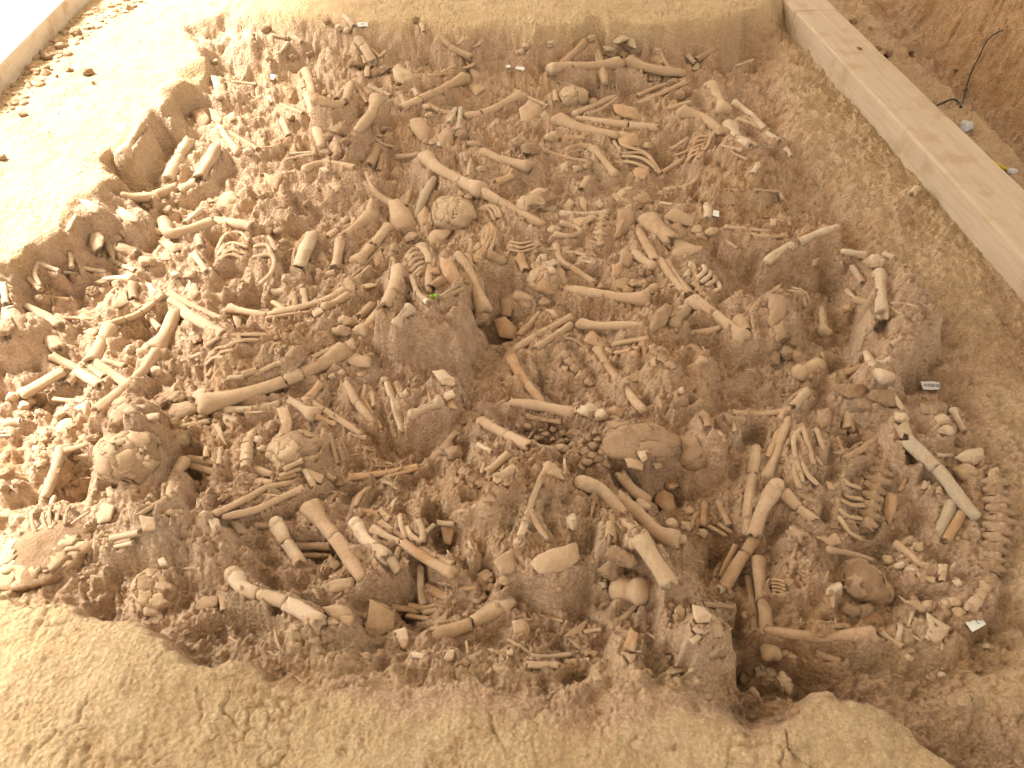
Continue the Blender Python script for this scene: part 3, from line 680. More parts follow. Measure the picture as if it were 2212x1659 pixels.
# ---------------------------------------------------------------- the bones, sheet by sheet (positions in sheet units, r = half width)
SHEETS = {
(0,0): '''
tibia 1225,1085 1140,1220 1075,1330 r40 ebc b.55 c1 ; pale shin bone jutting from the edge of the bright left ledge
shaft 1640,1215 1540,1370 1450,1560 r45 b.42 c1 ; pale broken shaft lying alone on the slope below the bright ledge
femur 1870,1285 1800,1410 1715,1555 r50 ebb c0
shaft 1690,1575 1560,1660 r42 c0
shaft 1530,1625 1330,1690 r42 c0
tibia 1890,1090 1970,1200 2060,1320 r30 enk c0
fibula 2010,1165 2110,1220 2230,1290 r20 c3
sliver 2010,712 2220,730 r18 c2
shard 1810,950 1880,970 1930,1030 1890,1070 1830,1020 c0
shard 1960,1000 2030,960 2040,1030 1990,1040 c0
knob 1860,535 r30 c1
knob 2150,1320 r48 c1
clod 670,275 740,610 r55
clod 395,490 590,600 410,590 520,395 200,980 20,1360 r38
clod 700,330 360,700 490,660 800,710 880,180 r22
shard 2090,290 2170,270 2200,330 2120,360 c1
plate 1830,690 1930,680 1960,800 1870,830 c1
plate 1650,980 1760,960 1820,1040 1720,1100 c4
''',
(1,0): '''
shaft 285,300 400,372 r24 c1
sliver 280,370 190,475 r16 c1
tibia 890,345 950,440 1010,545 r38 ekb b.35 c1
shaft 765,140 850,235 r26 c1
femur 430,615 465,710 500,850 r36 ekn c0
femur 458,845 505,1020 545,1160 572,1265 r48 ekn b.4 c1 ; pale thigh bone snapped in two and tapering to a point
femur 555,885 650,915 755,905 r46 ehb c0
shaft 760,890 795,810 825,735 r38 c0
shaft 700,870 740,800 r30 c4
shaft 980,755 1170,832 r21 c2
sliver 890,790 960,895 r18 c0
humerus 1040,870 990,1000 870,1135 r46 ecn c0
femur 1800,680 1580,785 1420,860 1245,950 r38 ecb b.5,.7 c0 ; long tan thigh bone with flared upper end by the bone-littered rear slope
plate 1180,620 1230,588 1340,612 1375,650 1260,692 1200,672 c1
vert 1225,715 1240,765 1260,800 r32 c0
shaft 1255,830 1290,915 r24 c0
shaft 1365,775 1405,835 r24 c1
ulna 1490,915 1600,965 1695,992 r25 ekb b.55 c0
knob 1470,930 1500,1000 r36 c0
shaft 1725,945 1668,1065 r22 c2
shaft 1772,945 1745,1135 r24 c2
femur 1805,1012 2000,970 2150,900 2290,838 r36 ebc b.25 c0
ulna 1588,325 1690,405 1865,495 r27 b.4 c0
sliver 1740,385 1842,320 r16 c0
rib 1880,405 1930,380 1950,340 r13 c0
rib 1895,535 1860,570 1790,585 r20 c3
shaft 1590,642 1725,568 r18 c0
sliver 1480,660 1600,640 1705,610 r14 c3
rib 1010,1175 1080,1240 1190,1268 r18 c0
rib 985,1148 1080,1175 1175,1155 r16 c0
shaft 1045,1265 1015,1350 978,1440 r40 c4
shaft 1085,1345 1060,1485 r26 c4
shaft 215,905 412,985 r19 c0
shaft 230,1035 285,1180 r27 c0
sliver 122,830 135,892 r13 c1
sliver 180,1222 335,1168 r12 c0
sliver 280,1332 472,1318 r15 c1
sliver 250,1385 380,1350 505,1335 r15 c0
sliver 55,1282 205,1258 r15 c0
humerus 430,1470 550,1420 700,1418 860,1455 r30 ekb b.52 c0
rib 165,1485 250,1490 335,1475 r13 c0
shard 68,1508 150,1532 222,1518 180,1622 105,1590 c3 ; orange broken piece of skull lying flat like a potsherd
shard 620,1590 700,1575 745,1610 690,1660 c0
shard 660,1245 730,1215 740,1290 680,1310 c0
shard 545,1465 600,1448 640,1470 590,1490 c1
clod 720,1130 r75
clod 640,1180 780,1220 700,1350 600,1330 r50
hip 1330,1060 1420,1020 1520,1110 1500,1190 1420,1190 1340,1120 c0
knob 1470,1225 1525,1235 r32 c0
clod 1780,1160 r55
hip 1560,1170 1640,1120 1720,1150 1700,1230 1590,1250 c4
shaft 1215,1355 1330,1350 1440,1335 r24 c4
femur 1465,1365 1560,1460 1720,1545 1935,1645 r48 ecc b.72 c0 z10 ; long tan thigh bone lying aslant over a raised upper arm bone
tibia 1975,1668 2090,1730 2280,1835 2480,1940 r40 ekn b.3 c0 z8
femur 1965,1325 2090,1370 2240,1410 2340,1440 r38 ekc c0 z6
humerus 1545,1540 1470,1680 1380,1890 r38 enn c2
knob 1015,1560 r45 c4
fibula 955,1500 990,1590 1040,1670 r18 c0
shaft 1800,1325 1812,1405 r17 c0
sliver 1855,1380 1830,1525 r16 c0
shaft 2070,1590 2220,1515 r32 c3
knob 1945,1460 r38 c0
plate 1820,1225 1940,1220 1950,1250 1830,1255 c4
clod 90,250 320,500 470,470 620,180 1380,170 r42
knob 110,500 720,240 790,260 r34 c1
sliver 1060,500 1120,440 r14 c0
sliver 930,480 950,560 r18 c0
shard 940,560 990,570 980,640 930,640 c0
clod 1110,600 860,560 1030,620 r60
shaft 1430,210 1455,280 r20 c1
sliver 260,330 150,300 r16 c0
shaft 400,700 420,770 r20 c0
vert 590,800 640,840 r38 c0
shard 1830,740 1960,700 1995,760 1900,820 c0
plate 1800,560 1890,610 1980,640 1900,680 c4
knob 1640,690 r28 c0
sliver 1000,430 1080,500 r16 c0
clod 300,1020 1100,1120 1430,1100 r40
''',
(2,0): '''
tibia 625,365 540,450 435,555 r30 ekb c0
tibia 712,365 765,540 805,710 r34 ekn c0
fibula 705,400 745,560 r14 c0
shaft 752,640 795,780 r26 c0
femur 345,605 480,578 700,568 925,540 r40 ecc b.32 c0 z22 ; long tan thigh bone spanning the hollow below the rear wall
tibia 1015,540 1200,590 1490,630 r38 ecn c0 z20
fibula 1075,612 1280,628 1480,648 r20 c0 z12
radius 1235,445 1290,570 r22 c0
ulna 1275,440 1310,520 1358,605 r22 c0
knob 1262,445 690,330 r40 c0
skull 530,855 r130 y108 n3 m0 c0 ; smooth brown unbroken skull beside the round dark hole
fibula 40,790 160,855 315,925 r19 c3
ulna 885,830 720,915 555,985 r30 enk c0
radius 905,852 780,940 640,1003 r18 c0
radius 1492,690 1280,745 1075,835 r22 c0
ulna 1495,715 1290,810 1090,895 r21 c0
femur 400,1040 600,1110 905,1178 r45 ecn c0 z6
femur 560,1022 900,1082 1258,1112 r38 enb b.66 c0 z10
knob 350,1185 r60 c0
shaft 430,1205 640,1188 r23 c3
humerus 1478,980 1650,1022 1800,1125 r45 ecn c0
knob 1815,1140 r60 c0
humerus 1720,755 1790,860 1832,955 r42 ecc c0
tibia 1925,890 2060,990 2185,1125 r28 ekb c1
fibula 1950,1040 2080,1085 2230,1140 r25 c1
sliver 2040,1020 2165,1112 r14 c0
tibia 1880,1110 1950,1200 2070,1275 r50 ecb c1
shaft 1588,522 1750,425 r28 c4
sliver 1510,475 1580,540 r20 c2
shard 1560,600 1590,530 1630,560 1610,600 c2
shaft 1345,945 1535,888 r23 c0
cage 930,1150 960,1270 1150,1340 1275,1492 / 955,1350 1120,1388 1240,1450 / 965,1325 1150,1350 1255,1480 / 900,1400 1020,1420 1180,1460 r14
sliver 880,1225 950,1335 r17 c0
ulna 478,1295 590,1265 700,1275 r24 c0
humerus 705,1290 800,1400 892,1505 r30 eck c0
sliver 480,1325 625,1290 r12 c0
radius 280,1305 460,1362 655,1398 r19 c3
cage 1700,1180 1600,1200 1570,1230 / 1690,1215 1590,1245 1555,1270 / 1680,1250 1580,1285 1540,1310 / 1665,1290 1560,1320 1530,1350 / 1650,1330 1550,1360 1520,1390 r13 c3
shaft 1722,1165 1690,1260 1610,1375 r16 c0
shaft 1295,1495 1485,1378 r21 c0
shaft 1310,1642 1500,1612 1595,1555 r19 c0
scap 925,1150 1090,1145 1105,1205 1010,1275 940,1235 c3
shard 1040,1470 1130,1420 1190,1490 1150,1540 1060,1520 c3
sliver 1375,1295 1515,1200 r17 c0
sliver 1400,1345 1505,1312 r14 c3
shaft 1820,1270 1995,1302 r19 c1
sliver 1880,1310 2035,1382 r15 c0
shaft 2125,1420 2080,1505 r24 c1
sliver 1745,1640 1960,1645 r14 c0
sliver 2100,1640 2300,1655 r14 c0
shard 870,345 950,300 1010,340 930,365 c2
shard 960,320 1060,350 1080,400 1000,370 c2
shard 780,410 850,395 890,420 820,435 c2
knob 340,380 120,400 75,450 r36 c1
rib 330,700 430,712 548,742 r18 c2
shaft 372,795 382,885 r23 c0
hip 60,960 150,910 260,940 270,1000 180,1040 80,1030 c0
clod 150,1300 70,1250 r80
clod 960,470 1060,450 1000,400 860,480 r45
plate 870,930 960,900 1090,940 1100,1010 980,1010 890,980 c3
knob 700,880 1170,1260 560,1460 r40 c0
plate 330,1060 240,1000 280,980 360,1010 c2
cage 1160,670 1180,650 1200,690 / 1195,665 1220,650 1240,690 / 1235,660 1260,655 1275,690 r16
sliver 1930,575 2085,520 r15 c1
sliver 860,730 870,800 r10 c1
sliver 900,740 905,790 r9 c1
clod 1400,720 1500,790 1450,830 r55
shaft 600,1640 660,1540 r30 c0
shard 410,1420 480,1400 490,1480 430,1490 c0
knob 640,1440 r30 c0
''',
(3,0): '''
shaft 150,1290 205,1360 r23 c1
shaft -10,1165 105,1225 r30 c1
clod 1700,770 880,240 1620,600 r22
clod 950,420 1050,460 740,180 r40
''',
(0,1): '''
femur 1430,285 1470,360 1600,335 1855,262 r46 ehb c0 z12 ; tan thigh bone with round head, its shaft ending at a sharp kink
shaft 1865,252 2020,275 2185,305 r42 c0 z12
femur 1190,310 1290,325 1400,350 r40 ehn c0
knob 1075,362 r46 c1
shaft 1595,275 1745,158 r28 c1
tibia 1330,48 1180,52 1050,20 r40 ekn c0
scap 1000,110 1120,180 1205,222 1185,255 1060,232 985,160 c1
hip 768,385 800,342 870,350 905,405 885,482 800,502 765,440 c1 ; round pale hip bone plate under the shaded cliff of the left ledge
scap 925,425 1000,490 972,575 908,482 c1
knob 1010,400 r50 c0
shaft 1035,490 1180,540 r45 c4
shaft 1715,385 1732,478 r28 c0
shaft 1675,535 1790,695 r29 c1
cage 1880,490 1960,385 2090,370 2145,425 / 1885,540 1990,462 2135,475 / 1900,565 2010,522 2125,535 / 1870,600 1990,560 2090,570 r13
shaft 325,612 515,685 r20 c1
sliver 540,690 705,712 r16 c1
shaft 715,658 915,692 r19 c1
tibia 890,752 1000,750 1130,755 r26 enf c1
shaft 605,530 622,655 r19 c1
rib 322,605 300,710 345,800 r20 c1
shaft 250,750 355,850 r22 c0
scap 1255,775 1305,792 1362,860 1425,872 1365,925 1285,915 c1
plate 1615,800 1700,795 1725,870 1650,945 1585,900 c1
plate 1590,860 1640,770 1660,800 1610,920 c1
shaft 1150,795 1152,935 r40 c4
ulna 1395,900 1230,1035 1060,1102 868,1155 r29 ekb b.42,.66 c0 z8 ; tan forearm bone broken in three, arching above a dark hollow
fibula 1470,880 1660,985 1910,1100 r27 c0 z6
radius 1480,930 1700,1080 1958,1178 r29 c0
tibia 1580,1040 1750,1130 1945,1245 r46 ebb c0
femur 1515,1055 1455,1180 1365,1330 r54 ebc c0 z10
tibia 1345,1400 1220,1560 1010,1755 830,1915 r46 ekb b.48,.64 c0 z10 ; long tan shin bone in three pieces crossing another leg bone
knob 1280,1365 1230,1390 r52 c0
femur 945,1190 865,1330 780,1475 r54 ekb c0 z6
tibia 310,1155 420,1260 520,1375 r58 ebb c0
tibia 225,995 380,1080 515,1172 r48 enb c1
shaft 325,1115 445,1190 r27 c0
sliver 435,1080 580,1090 r13 c0
shaft 30,795 52,975 r28 c2
knob 85,1010 r42 c2
shaft 450,1415 620,1505 700,1560 r38 ebn c0
shaft 722,1500 660,1570 595,1660 r40 c2
tibia 560,1550 400,1640 215,1740 r44 ebk c0 z8
tibia 685,1560 780,1620 870,1680 r42 c0
tibia 835,1495 980,1575 1110,1665 r40 c0
shaft 765,1500 905,1605 r26 c0
shaft 915,1465 1085,1505 r27 c0
shard 720,1210 790,1170 850,1200 800,1250 c0
shard 710,1260 770,1220 830,1260 770,1310 c4
vert 1125,1355 r55 c1
vert 1690,1260 r75 c1
sliver 1535,1185 1595,1285 r19 c0
shaft 1465,1055 1525,1008 r17 c0
shaft 1285,1080 1385,1185 r26 c0
shaft 1135,958 1215,1012 r25 c1
humerus 1990,1010 2110,1030 2300,1060 r30 ecn c0
shard 2010,1065 2085,1055 2085,1120 2055,1175 2020,1120 c0
rib 1475,1485 1640,1430 1810,1365 r21 c0
cage 1790,1325 1900,1275 2100,1255 2300,1235 / 1875,1480 1905,1410 2010,1370 / 1790,1445 1860,1375 1950,1340 / 1780,1490 1850,1450 1930,1430 / 1950,1340 2080,1310 2240,1280 r16
shaft 1800,1595 1845,1508 r18 c0
shaft 2095,1580 2230,1535 r28 c0
sliver 1700,1515 1722,1445 r16 c0
sliver 1870,1590 1950,1650 r18 c1
sliver 1970,1610 2110,1595 r22 c1
knob 1350,1555 1270,600 r60 c0
clod 60,1150 r110
hip 20,1010 130,1000 220,1080 200,1200 90,1230 10,1150 c4
clod 790,860 880,790 620,740 r52
shard 1370,430 1460,420 1560,480 1480,520 c0
shard 1380,530 1470,540 1480,580 1390,580 c1
sliver 960,580 1060,640 r20 c1
sliver 1060,640 1170,680 r20 c0
sliver 340,900 600,930 r20 c3
sliver 400,800 480,1000 r8 c1
clod 1450,160 1340,90 1260,130 r48
shard 1890,100 1940,20 2020,10 2060,60 1970,110 c0
knob 1510,720 1640,720 r42 c1
sliver 550,1090 820,1100 r16 c0
plate 940,900 1100,870 1110,960 960,990 c4
plate 690,90 760,80 860,110 840,160 770,160 c1
rib 660,200 620,260 590,330 r20 c1
cage 930,1000 960,900 1010,830 / 990,990 1010,910 1050,850 / 1050,980 1060,910 1090,860 r13 c4
''',
(1,1): '''
tibia 1000,-20 1090,60 1195,125 r36 enc c0
hip 1150,130 1230,100 1330,170 1390,250 1330,350 1230,370 1160,270 c0
hip 1390,230 1460,130 1520,200 1500,290 1420,320 c0
shaft 1335,0 1290,135 r26 c4
skull 1715,195 r200 y160 n14 m.1 c0 ; round tan skull with jagged cracks beside a hoop of ribs
knob 1770,25 1840,45 1715,85 r36 c0
humerus 985,225 880,295 770,405 r50 ecb c0
shaft 1000,75 965,225 r30 enk c0
shaft 785,235 700,330 r26 c0
shaft 700,335 625,395 r30 c0
shaft 852,235 808,345 r19 c0
shaft 490,365 425,520 375,660 r55 c1 z10 ; stout pale hollow shaft lying slanted with both ends open
shaft 728,425 710,540 685,660 r42 c0 z6 ; stout tan hollow shaft leaning beside the pale open shaft
femur 1140,310 1010,465 r42 ekb c0
tibia 1000,475 890,600 r46 ebc c0
shaft 1085,480 930,640 r14 c4
shard 525,560 570,505 612,560 645,640 590,652 545,600 c1
knob 480,575 485,610 650,515 r27 c0
vert 1190,485 r52 c0
shaft 155,865 285,850 415,832 r36 c1 ; short pale shaft lying level above a line of long thin bones
vert 545,695 r50 c0
shaft 590,720 690,700 r32 c0
vert 260,745 r55 c1
cage -10,400 110,412 170,500 / -20,560 140,565 150,690 40,790 / -10,470 100,480 140,560 r16
tibia 105,1055 400,1002 600,935 760,850 r30 enk c0
fibula 100,1092 300,1062 475,1042 r21 c0
humerus 600,1000 710,945 800,893 r38 ekb c0
plate 470,1022 560,1000 592,1042 505,1082 c0
shard 760,760 800,750 865,800 855,860 800,880 770,830 c0
shaft 408,850 430,985 r30 c0
shaft 330,880 345,1005 r28 c4
shaft 150,955 245,1015 r22 c3
humerus 1225,670 1190,830 1115,1015 r52 ekb b.62 c0 z8 ; thick tan upper arm bone cracked across near its lower end
femur 1085,1005 1000,1120 905,1215 r46 enc c0
shaft 1005,985 880,1095 r40 c4
knob 780,1130 740,1200 r72 c0
femur 745,1385 540,1500 300,1605 0,1712 -440,1840 r58 ecc b.33,.46 c0 z8 ; longest thigh bone, tan and cracked across, ending by a large cracked skull
hip 760,1300 850,1260 870,1350 800,1380 c0
hip 760,1450 850,1400 1000,1435 985,1510 830,1490 c0
fibula 40,1645 180,1560 300,1558 r24 ekn b.5 c0
sliver 480,1428 710,1335 r20 c0
radius 1430,470 1490,590 1495,865 r33 ecn c0
cage 1400,490 1340,520 1310,555 / 1420,530 1350,560 1320,600 / 1435,570 1360,610 1330,645 / 1440,610 1375,655 1340,685 / 1440,650 1390,695 1360,720 / 1430,690 1395,730 1370,750 r15
scap 1488,372 1520,322 1620,335 1722,308 1640,402 1500,462 c0
rib 1748,310 1830,215 1940,188 2010,235 r21 c0
cage 1960,130 2045,150 2090,215 / 1990,120 2080,150 2115,215 / 1930,150 2010,170 2060,240 r14 c0
cage 1895,600 2005,540 2065,400 2030,270 / 1900,588 1985,495 2040,375 2010,290 / 1885,590 1965,480 2010,350 1990,300 r15 c3
femur 1745,535 1850,700 1965,1010 r46 enc c0 z18 ; tan thigh bone slanting down beside the tall soil block
shaft 1828,555 1862,665 r30 c0
clod 1965,1110 r90
shard 1588,600 1700,618 1792,742 1762,805 1642,762 1600,680 c3 d.4 ; smooth orange skull dome behind the tall soil block
knob 1550,690 r52 c3
shaft 1520,830 1610,760 r45 c4
sliver 1590,912 1765,788 r19 c2 z6
shaft 1600,925 1795,832 r22 c0 z4
shaft 1345,740 1400,880 1500,960 r26 c1
sliver 1308,815 1400,940 r16 c1
mandible 1225,1140 1270,1075 1330,1010 r38 c1
shard 1520,1558 1620,1548 1735,1620 1712,1662 1600,1652 c1
hip 2110,930 2190,890 2240,960 2200,1060 2120,1040 c4
hip 2050,1110 2150,1080 2260,1190 2230,1260 2100,1230 c3
shaft 2010,548 2150,605 r46 c4
knob 740,1560 905,1580 660,1590 1110,1620 r32 c0
clod 640,720 1320,420 1270,440 r32
clod 1290,330 1360,390 r60
sliver 790,770 930,640 r14 c0
sliver 850,760 980,640 r14 c0
shard 1000,560 1080,510 1110,570 1030,640 c0
shard 890,800 1000,790 1060,810 950,830 c0
rib 1140,520 1190,600 1180,690 r18 c0
cage 120,1390 160,1330 220,1310 / 180,1400 210,1350 250,1330 / 60,1400 100,1340 150,1300 r14 c0
sliver -10,1570 170,1490 260,1470 r24 c0
sliver 270,1440 340,1340 r30 c0
shard 600,180 690,220 680,240 620,210 c4
vert 240,430 r45 c4
clod 120,340 200,330 440,100 60,40 r45
plate 1850,480 1930,440 1940,480 1870,510 c0
''',
(2,1): '''
skull 215,115 r190 y120 n12 m.25 c0 S ; battered skull with open eye sockets beside a straight thigh bone
radius 425,190 620,195 825,178 r23 c1
scap 428,130 500,65 535,100 505,150 478,182 c0
scap 588,55 620,48 655,80 645,165 590,115 c0
shard 715,105 760,70 800,110 760,130 c2
plate 515,230 700,215 735,232 560,295 c0
skull 1045,60 r180 y85 n16 m.2 c0 ; flattened skull split into many flat pieces
vert 1000,140 r38 c1
hip 912,165 1040,135 1080,260 1000,335 900,385 c4
spine 790,215 762,290 758,450 r55 n7 c0
humerus 1190,250 1275,345 1395,425 r66 ecb c0 z10
shard 1390,402 1450,440 1662,490 1620,512 1480,552 1330,562 1400,480 c0 z8
clavicle 1040,275 1130,222 1295,212 r21 c0
tibia 1085,325 1160,460 1242,605 r40 enb c0 z8
fibula 1280,600 1380,740 1512,895 r33 c0 z8
tibia 1340,612 1430,740 1535,885 r30 c0 z8
femur 1570,945 1780,1082 1995,1255 r48 ecc b.42 c0 z12 ; long tan thigh bone pointing to the right below a row of small rib tips
knob 1540,965 1500,1010 r52 c0
ulna 378,465 420,600 560,690 712,790 r28 ekb b.58 c0
knob 772,815 r42 c0
mandible 430,270 560,310 592,350 490,382 375,372 r19 c0
knob 360,330 r50 c0
rib 448,515 600,535 722,612 r19 c0
rib 585,500 650,510 720,555 r17 c0
sliver 600,600 780,622 r16 c1
sliver 620,570 790,600 r15 c1
cage -10,460 90,502 205,452 / -10,500 90,535 200,490 / -10,430 80,465 180,430 r12 c0
spine 205,465 168,560 195,645 r42 n4 c0
skull 320,765 r180 y125 n8 m.15 c3 ; reddish skull with pale loose plates on top
shard 145,715 230,680 245,720 185,760 c1 z40
shard 240,545 300,540 310,590 260,600 c1 z20
shard 305,655 360,645 390,690 330,700 c1 z45
shard 290,600 370,580 400,620 340,640 c2 z30
shaft 60,555 125,695 r42 c3
femur 465,838 700,882 950,915 1140,925 r46 enc c0 z14
plate 900,770 990,740 1040,770 970,830 905,820 c0
knob 1000,850 1130,800 1225,830 1190,860 1060,790 r48 c0
sliver 1020,500 1105,562 r20 c0
humerus 1060,540 1135,590 1215,645 r36 ekk c0
cage 1600,745 1660,705 1655,635 / 1640,775 1702,742 1700,680 / 1680,805 1742,782 1732,725 / 1720,865 1790,852 1768,775 r16 c1
sliver 1550,610 1500,745 r22 c1
sliver 1560,618 1600,785 r22 c0
spine 1585,800 1640,870 1690,940 r45 n4 c0
sliver 1275,822 1425,798 r19 c3
sliver 1285,855 1430,832 r15 c3
shaft 235,1055 150,1160 58,1255 r31 c0
knob 290,955 r56 c0
humerus 40,905 120,915 210,960 r42 ekn c0
hip 290,1010 370,1020 410,1085 330,1090 c0
ulna 505,1088 280,1202 20,1358 r29 ekn c0
radius 505,1150 340,1262 205,1352 r29 ekb c0
humerus 600,1140 740,1152 1115,1152 r38 ecn c0
radius 1165,1270 1000,1292 870,1325 r25 c0
radius 1085,1358 895,1392 r21 c3
knob 850,1390 r50 c0
humerus 750,1370 830,1520 960,1680 1110,1870 r37 ech b.6 c0 z6 ; tan upper arm bone ending in a white ball by the crumbled soil
scap 635,1252 692,1188 742,1240 862,1322 800,1342 620,1285 c3
spine 430,1345 520,1500 665,1645 r52 n6 c4
tibia 0,1440 60,1560 290,1855 r38 ekn c3
shard 430,1510 490,1520 450,1600 400,1600 c0
shaft 1545,1222 1690,1205 1825,1168 r32 enb c0
hip 1200,1085 1340,968 1385,1010 1335,1130 1200,1192 c4 d.5
spine 1235,1385 1300,1440 1375,1500 r52 n3 c4
plate 955,1622 1080,1560 1165,1500 1132,1612 972,1655 c0
knob 1640,1460 r52 c0
shaft 1945,1100 2025,1210 r55 c0
rib 2070,1050 2085,1150 2125,1245 r15 c0
rib 2062,1040 2120,960 2220,925 r20 c0
radius 1850,302 2010,322 2225,345 r19 c0
shaft 2070,382 2225,388 r23 c0
knob 1600,330 1720,345 1640,380 r52 c0
shaft 1688,115 1692,235 r33 c1
shaft 1838,420 1945,495 r21 c1
sliver 1230,92 1525,122 r18 c0
sliver 1230,120 1400,140 r14 c3
shaft 1000,180 1030,100 r20 c0
clod 1480,380 1410,340 r50
hip 1310,230 1390,160 1600,220 1590,270 1420,260 c0
humerus 1400,1140 1440,1080 1500,1040 r40 c4
shaft 1990,1200 2010,1090 r24 c1
vert 1220,1340 1290,1360 r45 c0
scap 1190,1460 1240,1420 1250,1500 1210,1500 c0
shard 1920,880 1990,850 2010,950 1930,960 c4
plate 420,480 520,470 500,500 430,520 c0
rib 650,400 700,430 750,440 r14 c0
rib 160,1440 170,1510 200,1580 r10 c4
rib 440,1260 560,1290 700,1400 r15 c4
knob 1060,1400 r40 c3
hip 930,510 1010,480 1060,560 1010,640 930,620 c4
hip 860,640 950,620 960,700 870,720 c3
clod 1110,700 1060,680 1180,700 r40
''',
(3,1): '''
radius 0,592 120,505 212,458 r35 ekb c1
tibia 255,442 400,372 602,302 r38 ebn c1 ; pale shin bone shaft lying level on soil below the yellow bench lip
shaft 638,515 850,548 r32 enb c1
skull 930,605 r95 y70 n8 m.4 c1
shaft 995,535 1095,572 r26 c1
femur 960,715 982,880 985,1060 r48 c1 ; pale upright thigh bone shaft standing against the boulder-like soil lump
knob 970,1085 r34 c1
shaft 728,648 822,790 r28 c1
shaft 685,855 760,940 r25 c1
shaft 755,938 875,962 r36 c0
knob 690,1010 r48 c3
cage 215,828 310,885 362,975 / 180,850 280,900 330,990 r11 c1
tibia 458,1005 470,1110 485,1215 r30 enf c1
tibia 848,1398 920,1520 1012,1605 r44 enc c1
radius 588,1612 720,1545 865,1488 r26 c0
shaft 955,1492 1065,1450 r32 c2
scap 20,860 60,820 120,800 90,850 c0
hip 0,920 110,905 170,960 150,1080 60,1150 0,1100 c4
hip 40,1170 130,1120 160,1240 80,1270 c4
vert 470,1412 r42 c0
femur 300,1560 430,1500 r58 ehk c0
knob 260,1420 340,1590 r55 c4
sliver 1060,962 1190,970 1315,1002 r13 c2
clod 1970,1062 2052,1132 1985,1145 2150,1250 r26
shard 20,60 70,90 100,110 40,70 c1
sliver 100,20 125,75 r18 c1
sliver 130,190 190,290 r16 c1
sliver 0,390 150,375 r18 c0
sliver 260,345 350,350 r10 c0
shard 20,230 80,240 70,290 20,280 c0
clod 200,1300 150,1390 60,1440 r70
shard 380,590 440,570 420,630 380,640 c4
shaft 1240,30 1290,-30 r36 c1
sliver 840,1110 1000,1290 r22 c1
shaft 1060,1320 1150,1250 r26 c1
shaft 1190,1330 1250,1260 r22 c1
''',
(0,2): '''
sliver 465,130 735,152 r21 c0
knob 600,215 r46 c1
femur 665,230 735,215 r40 ebf c1
knob 520,270 r46 c0
shard 468,382 540,312 622,300 642,350 560,462 508,420 c1
shaft 35,362 185,330 r42 c2
sliver -10,420 115,408 r13 c2
sliver -10,450 105,440 r11 c2
spine 395,430 342,560 350,690 r62 n5 c0
knob 110,110 210,190 r52 c1
vert 270,150 340,250 230,260 r50 c0
femur 545,575 480,740 395,965 r44 ecn c2 ; greyish thigh bone leaning down into the hollow left of a large skull
ulna 560,580 740,520 855,440 r23 c0
shaft 640,640 805,620 r27 c0
skull 1150,265 r215 y165 n20 m.65 c0 ; soil-filled skull heap with pale flat plates on top
skull 1120,640 r290 y215 n30 m.25 c0 ; largest cracked skull, egg-shaped and netted with cracks
shard 1060,230 1140,190 1180,230 1090,250 c1 z70
shard 1120,270 1230,250 1240,290 1140,320 c1 z55
shard 1260,260 1380,250 1370,300 1270,310 c1 z50
shard 1180,190 1260,175 1240,210 c1 z70
skull 1530,480 r105 y92 n5 m.2 c0
rib 1015,825 1170,840 1295,798 r14 c1
shard 905,890 960,880 1000,970 930,980 c0
femur 1590,675 1515,800 1488,900 1460,1165 r46 ekb b.34 c0 z8 ; tan upper arm bone of the folded arm, standing before paired forearm bones
ulna 1640,655 1900,682 2200,738 2350,778 r34 ekn c0 z10
radius 1650,708 1900,782 2200,838 2350,850 r32 ekn c0 z6
radius 1870,1120 2150,985 2300,905 2520,855 r30 ekn c0 z10 ; upper of two slender tan forearm bones lying side by side
ulna 1930,1155 2200,1092 2400,1000 2610,918 r32 enk c0 z6 ; lower of two slender tan forearm bones lying side by side
sliver 1185,1142 1310,1065 1445,978 r21 c0
spine 2165,450 2130,560 2120,700 r75 n6 c0 ring ; pale neck vertebrae stacked like rings
shaft 1795,480 1780,645 r26 c0
shaft 1905,560 1890,705 r21 c0
shard 1915,258 2062,280 2000,382 1930,332 c1
shaft 1555,372 1815,320 r23 c0
sliver 1600,312 1800,268 r16 c0
fibula 1955,225 2180,215 2410,168 r28 b.5 c1
shard 1840,350 1895,330 1960,520 1880,440 c0
cage 545,1010 520,1100 488,1205 / 375,1115 385,1200 415,1275 / 290,1085 285,1180 305,1285 / 440,1050 440,1130 430,1220 / 600,1060 580,1140 560,1210 r13 c4 z-8
rib 620,1205 765,1105 r17 c0
skull 400,1480 r390 y170 n34 m.6 c0 ; broad flattened skull caked in dry soil above the front ledge
shaft 965,1335 1215,1278 r29 c1
shaft 1000,1372 1145,1332 r23 c1
shaft 910,1425 1155,1372 r21 c1
sliver 845,1342 935,1338 r11 c1
shard 1800,1180 1892,1168 1905,1240 1842,1300 c1
knob 1690,870 1140,870 r40 c0
knob 1770,1130 r48 c1
plate 820,1120 890,1020 1000,1060 960,1180 840,1200 c1
plate 1200,1140 1340,1160 1350,1250 1230,1260 c1
shard 1360,1520 1420,1500 1450,1560 1380,1570 c1
clod 810,470 780,420 r60
sliver 560,900 580,970 r10 c1
clod 1400,150 1530,110 r60
clod 650,850 1000,930 700,780 r40
plate 1960,1180 2080,1200 2150,1270 2050,1290 c1
sliver 1700,1080 1810,900 r9 c0
vert 1940,990 1920,940 r60 c4
shard 1650,90 1740,40 1790,60 1720,140 c1
hip 1460,180 1640,150 1720,230 1560,290 1440,270 c4
shaft 430,1060 470,980 r20 c1
clod 60,780 150,870 40,900 r60
''',
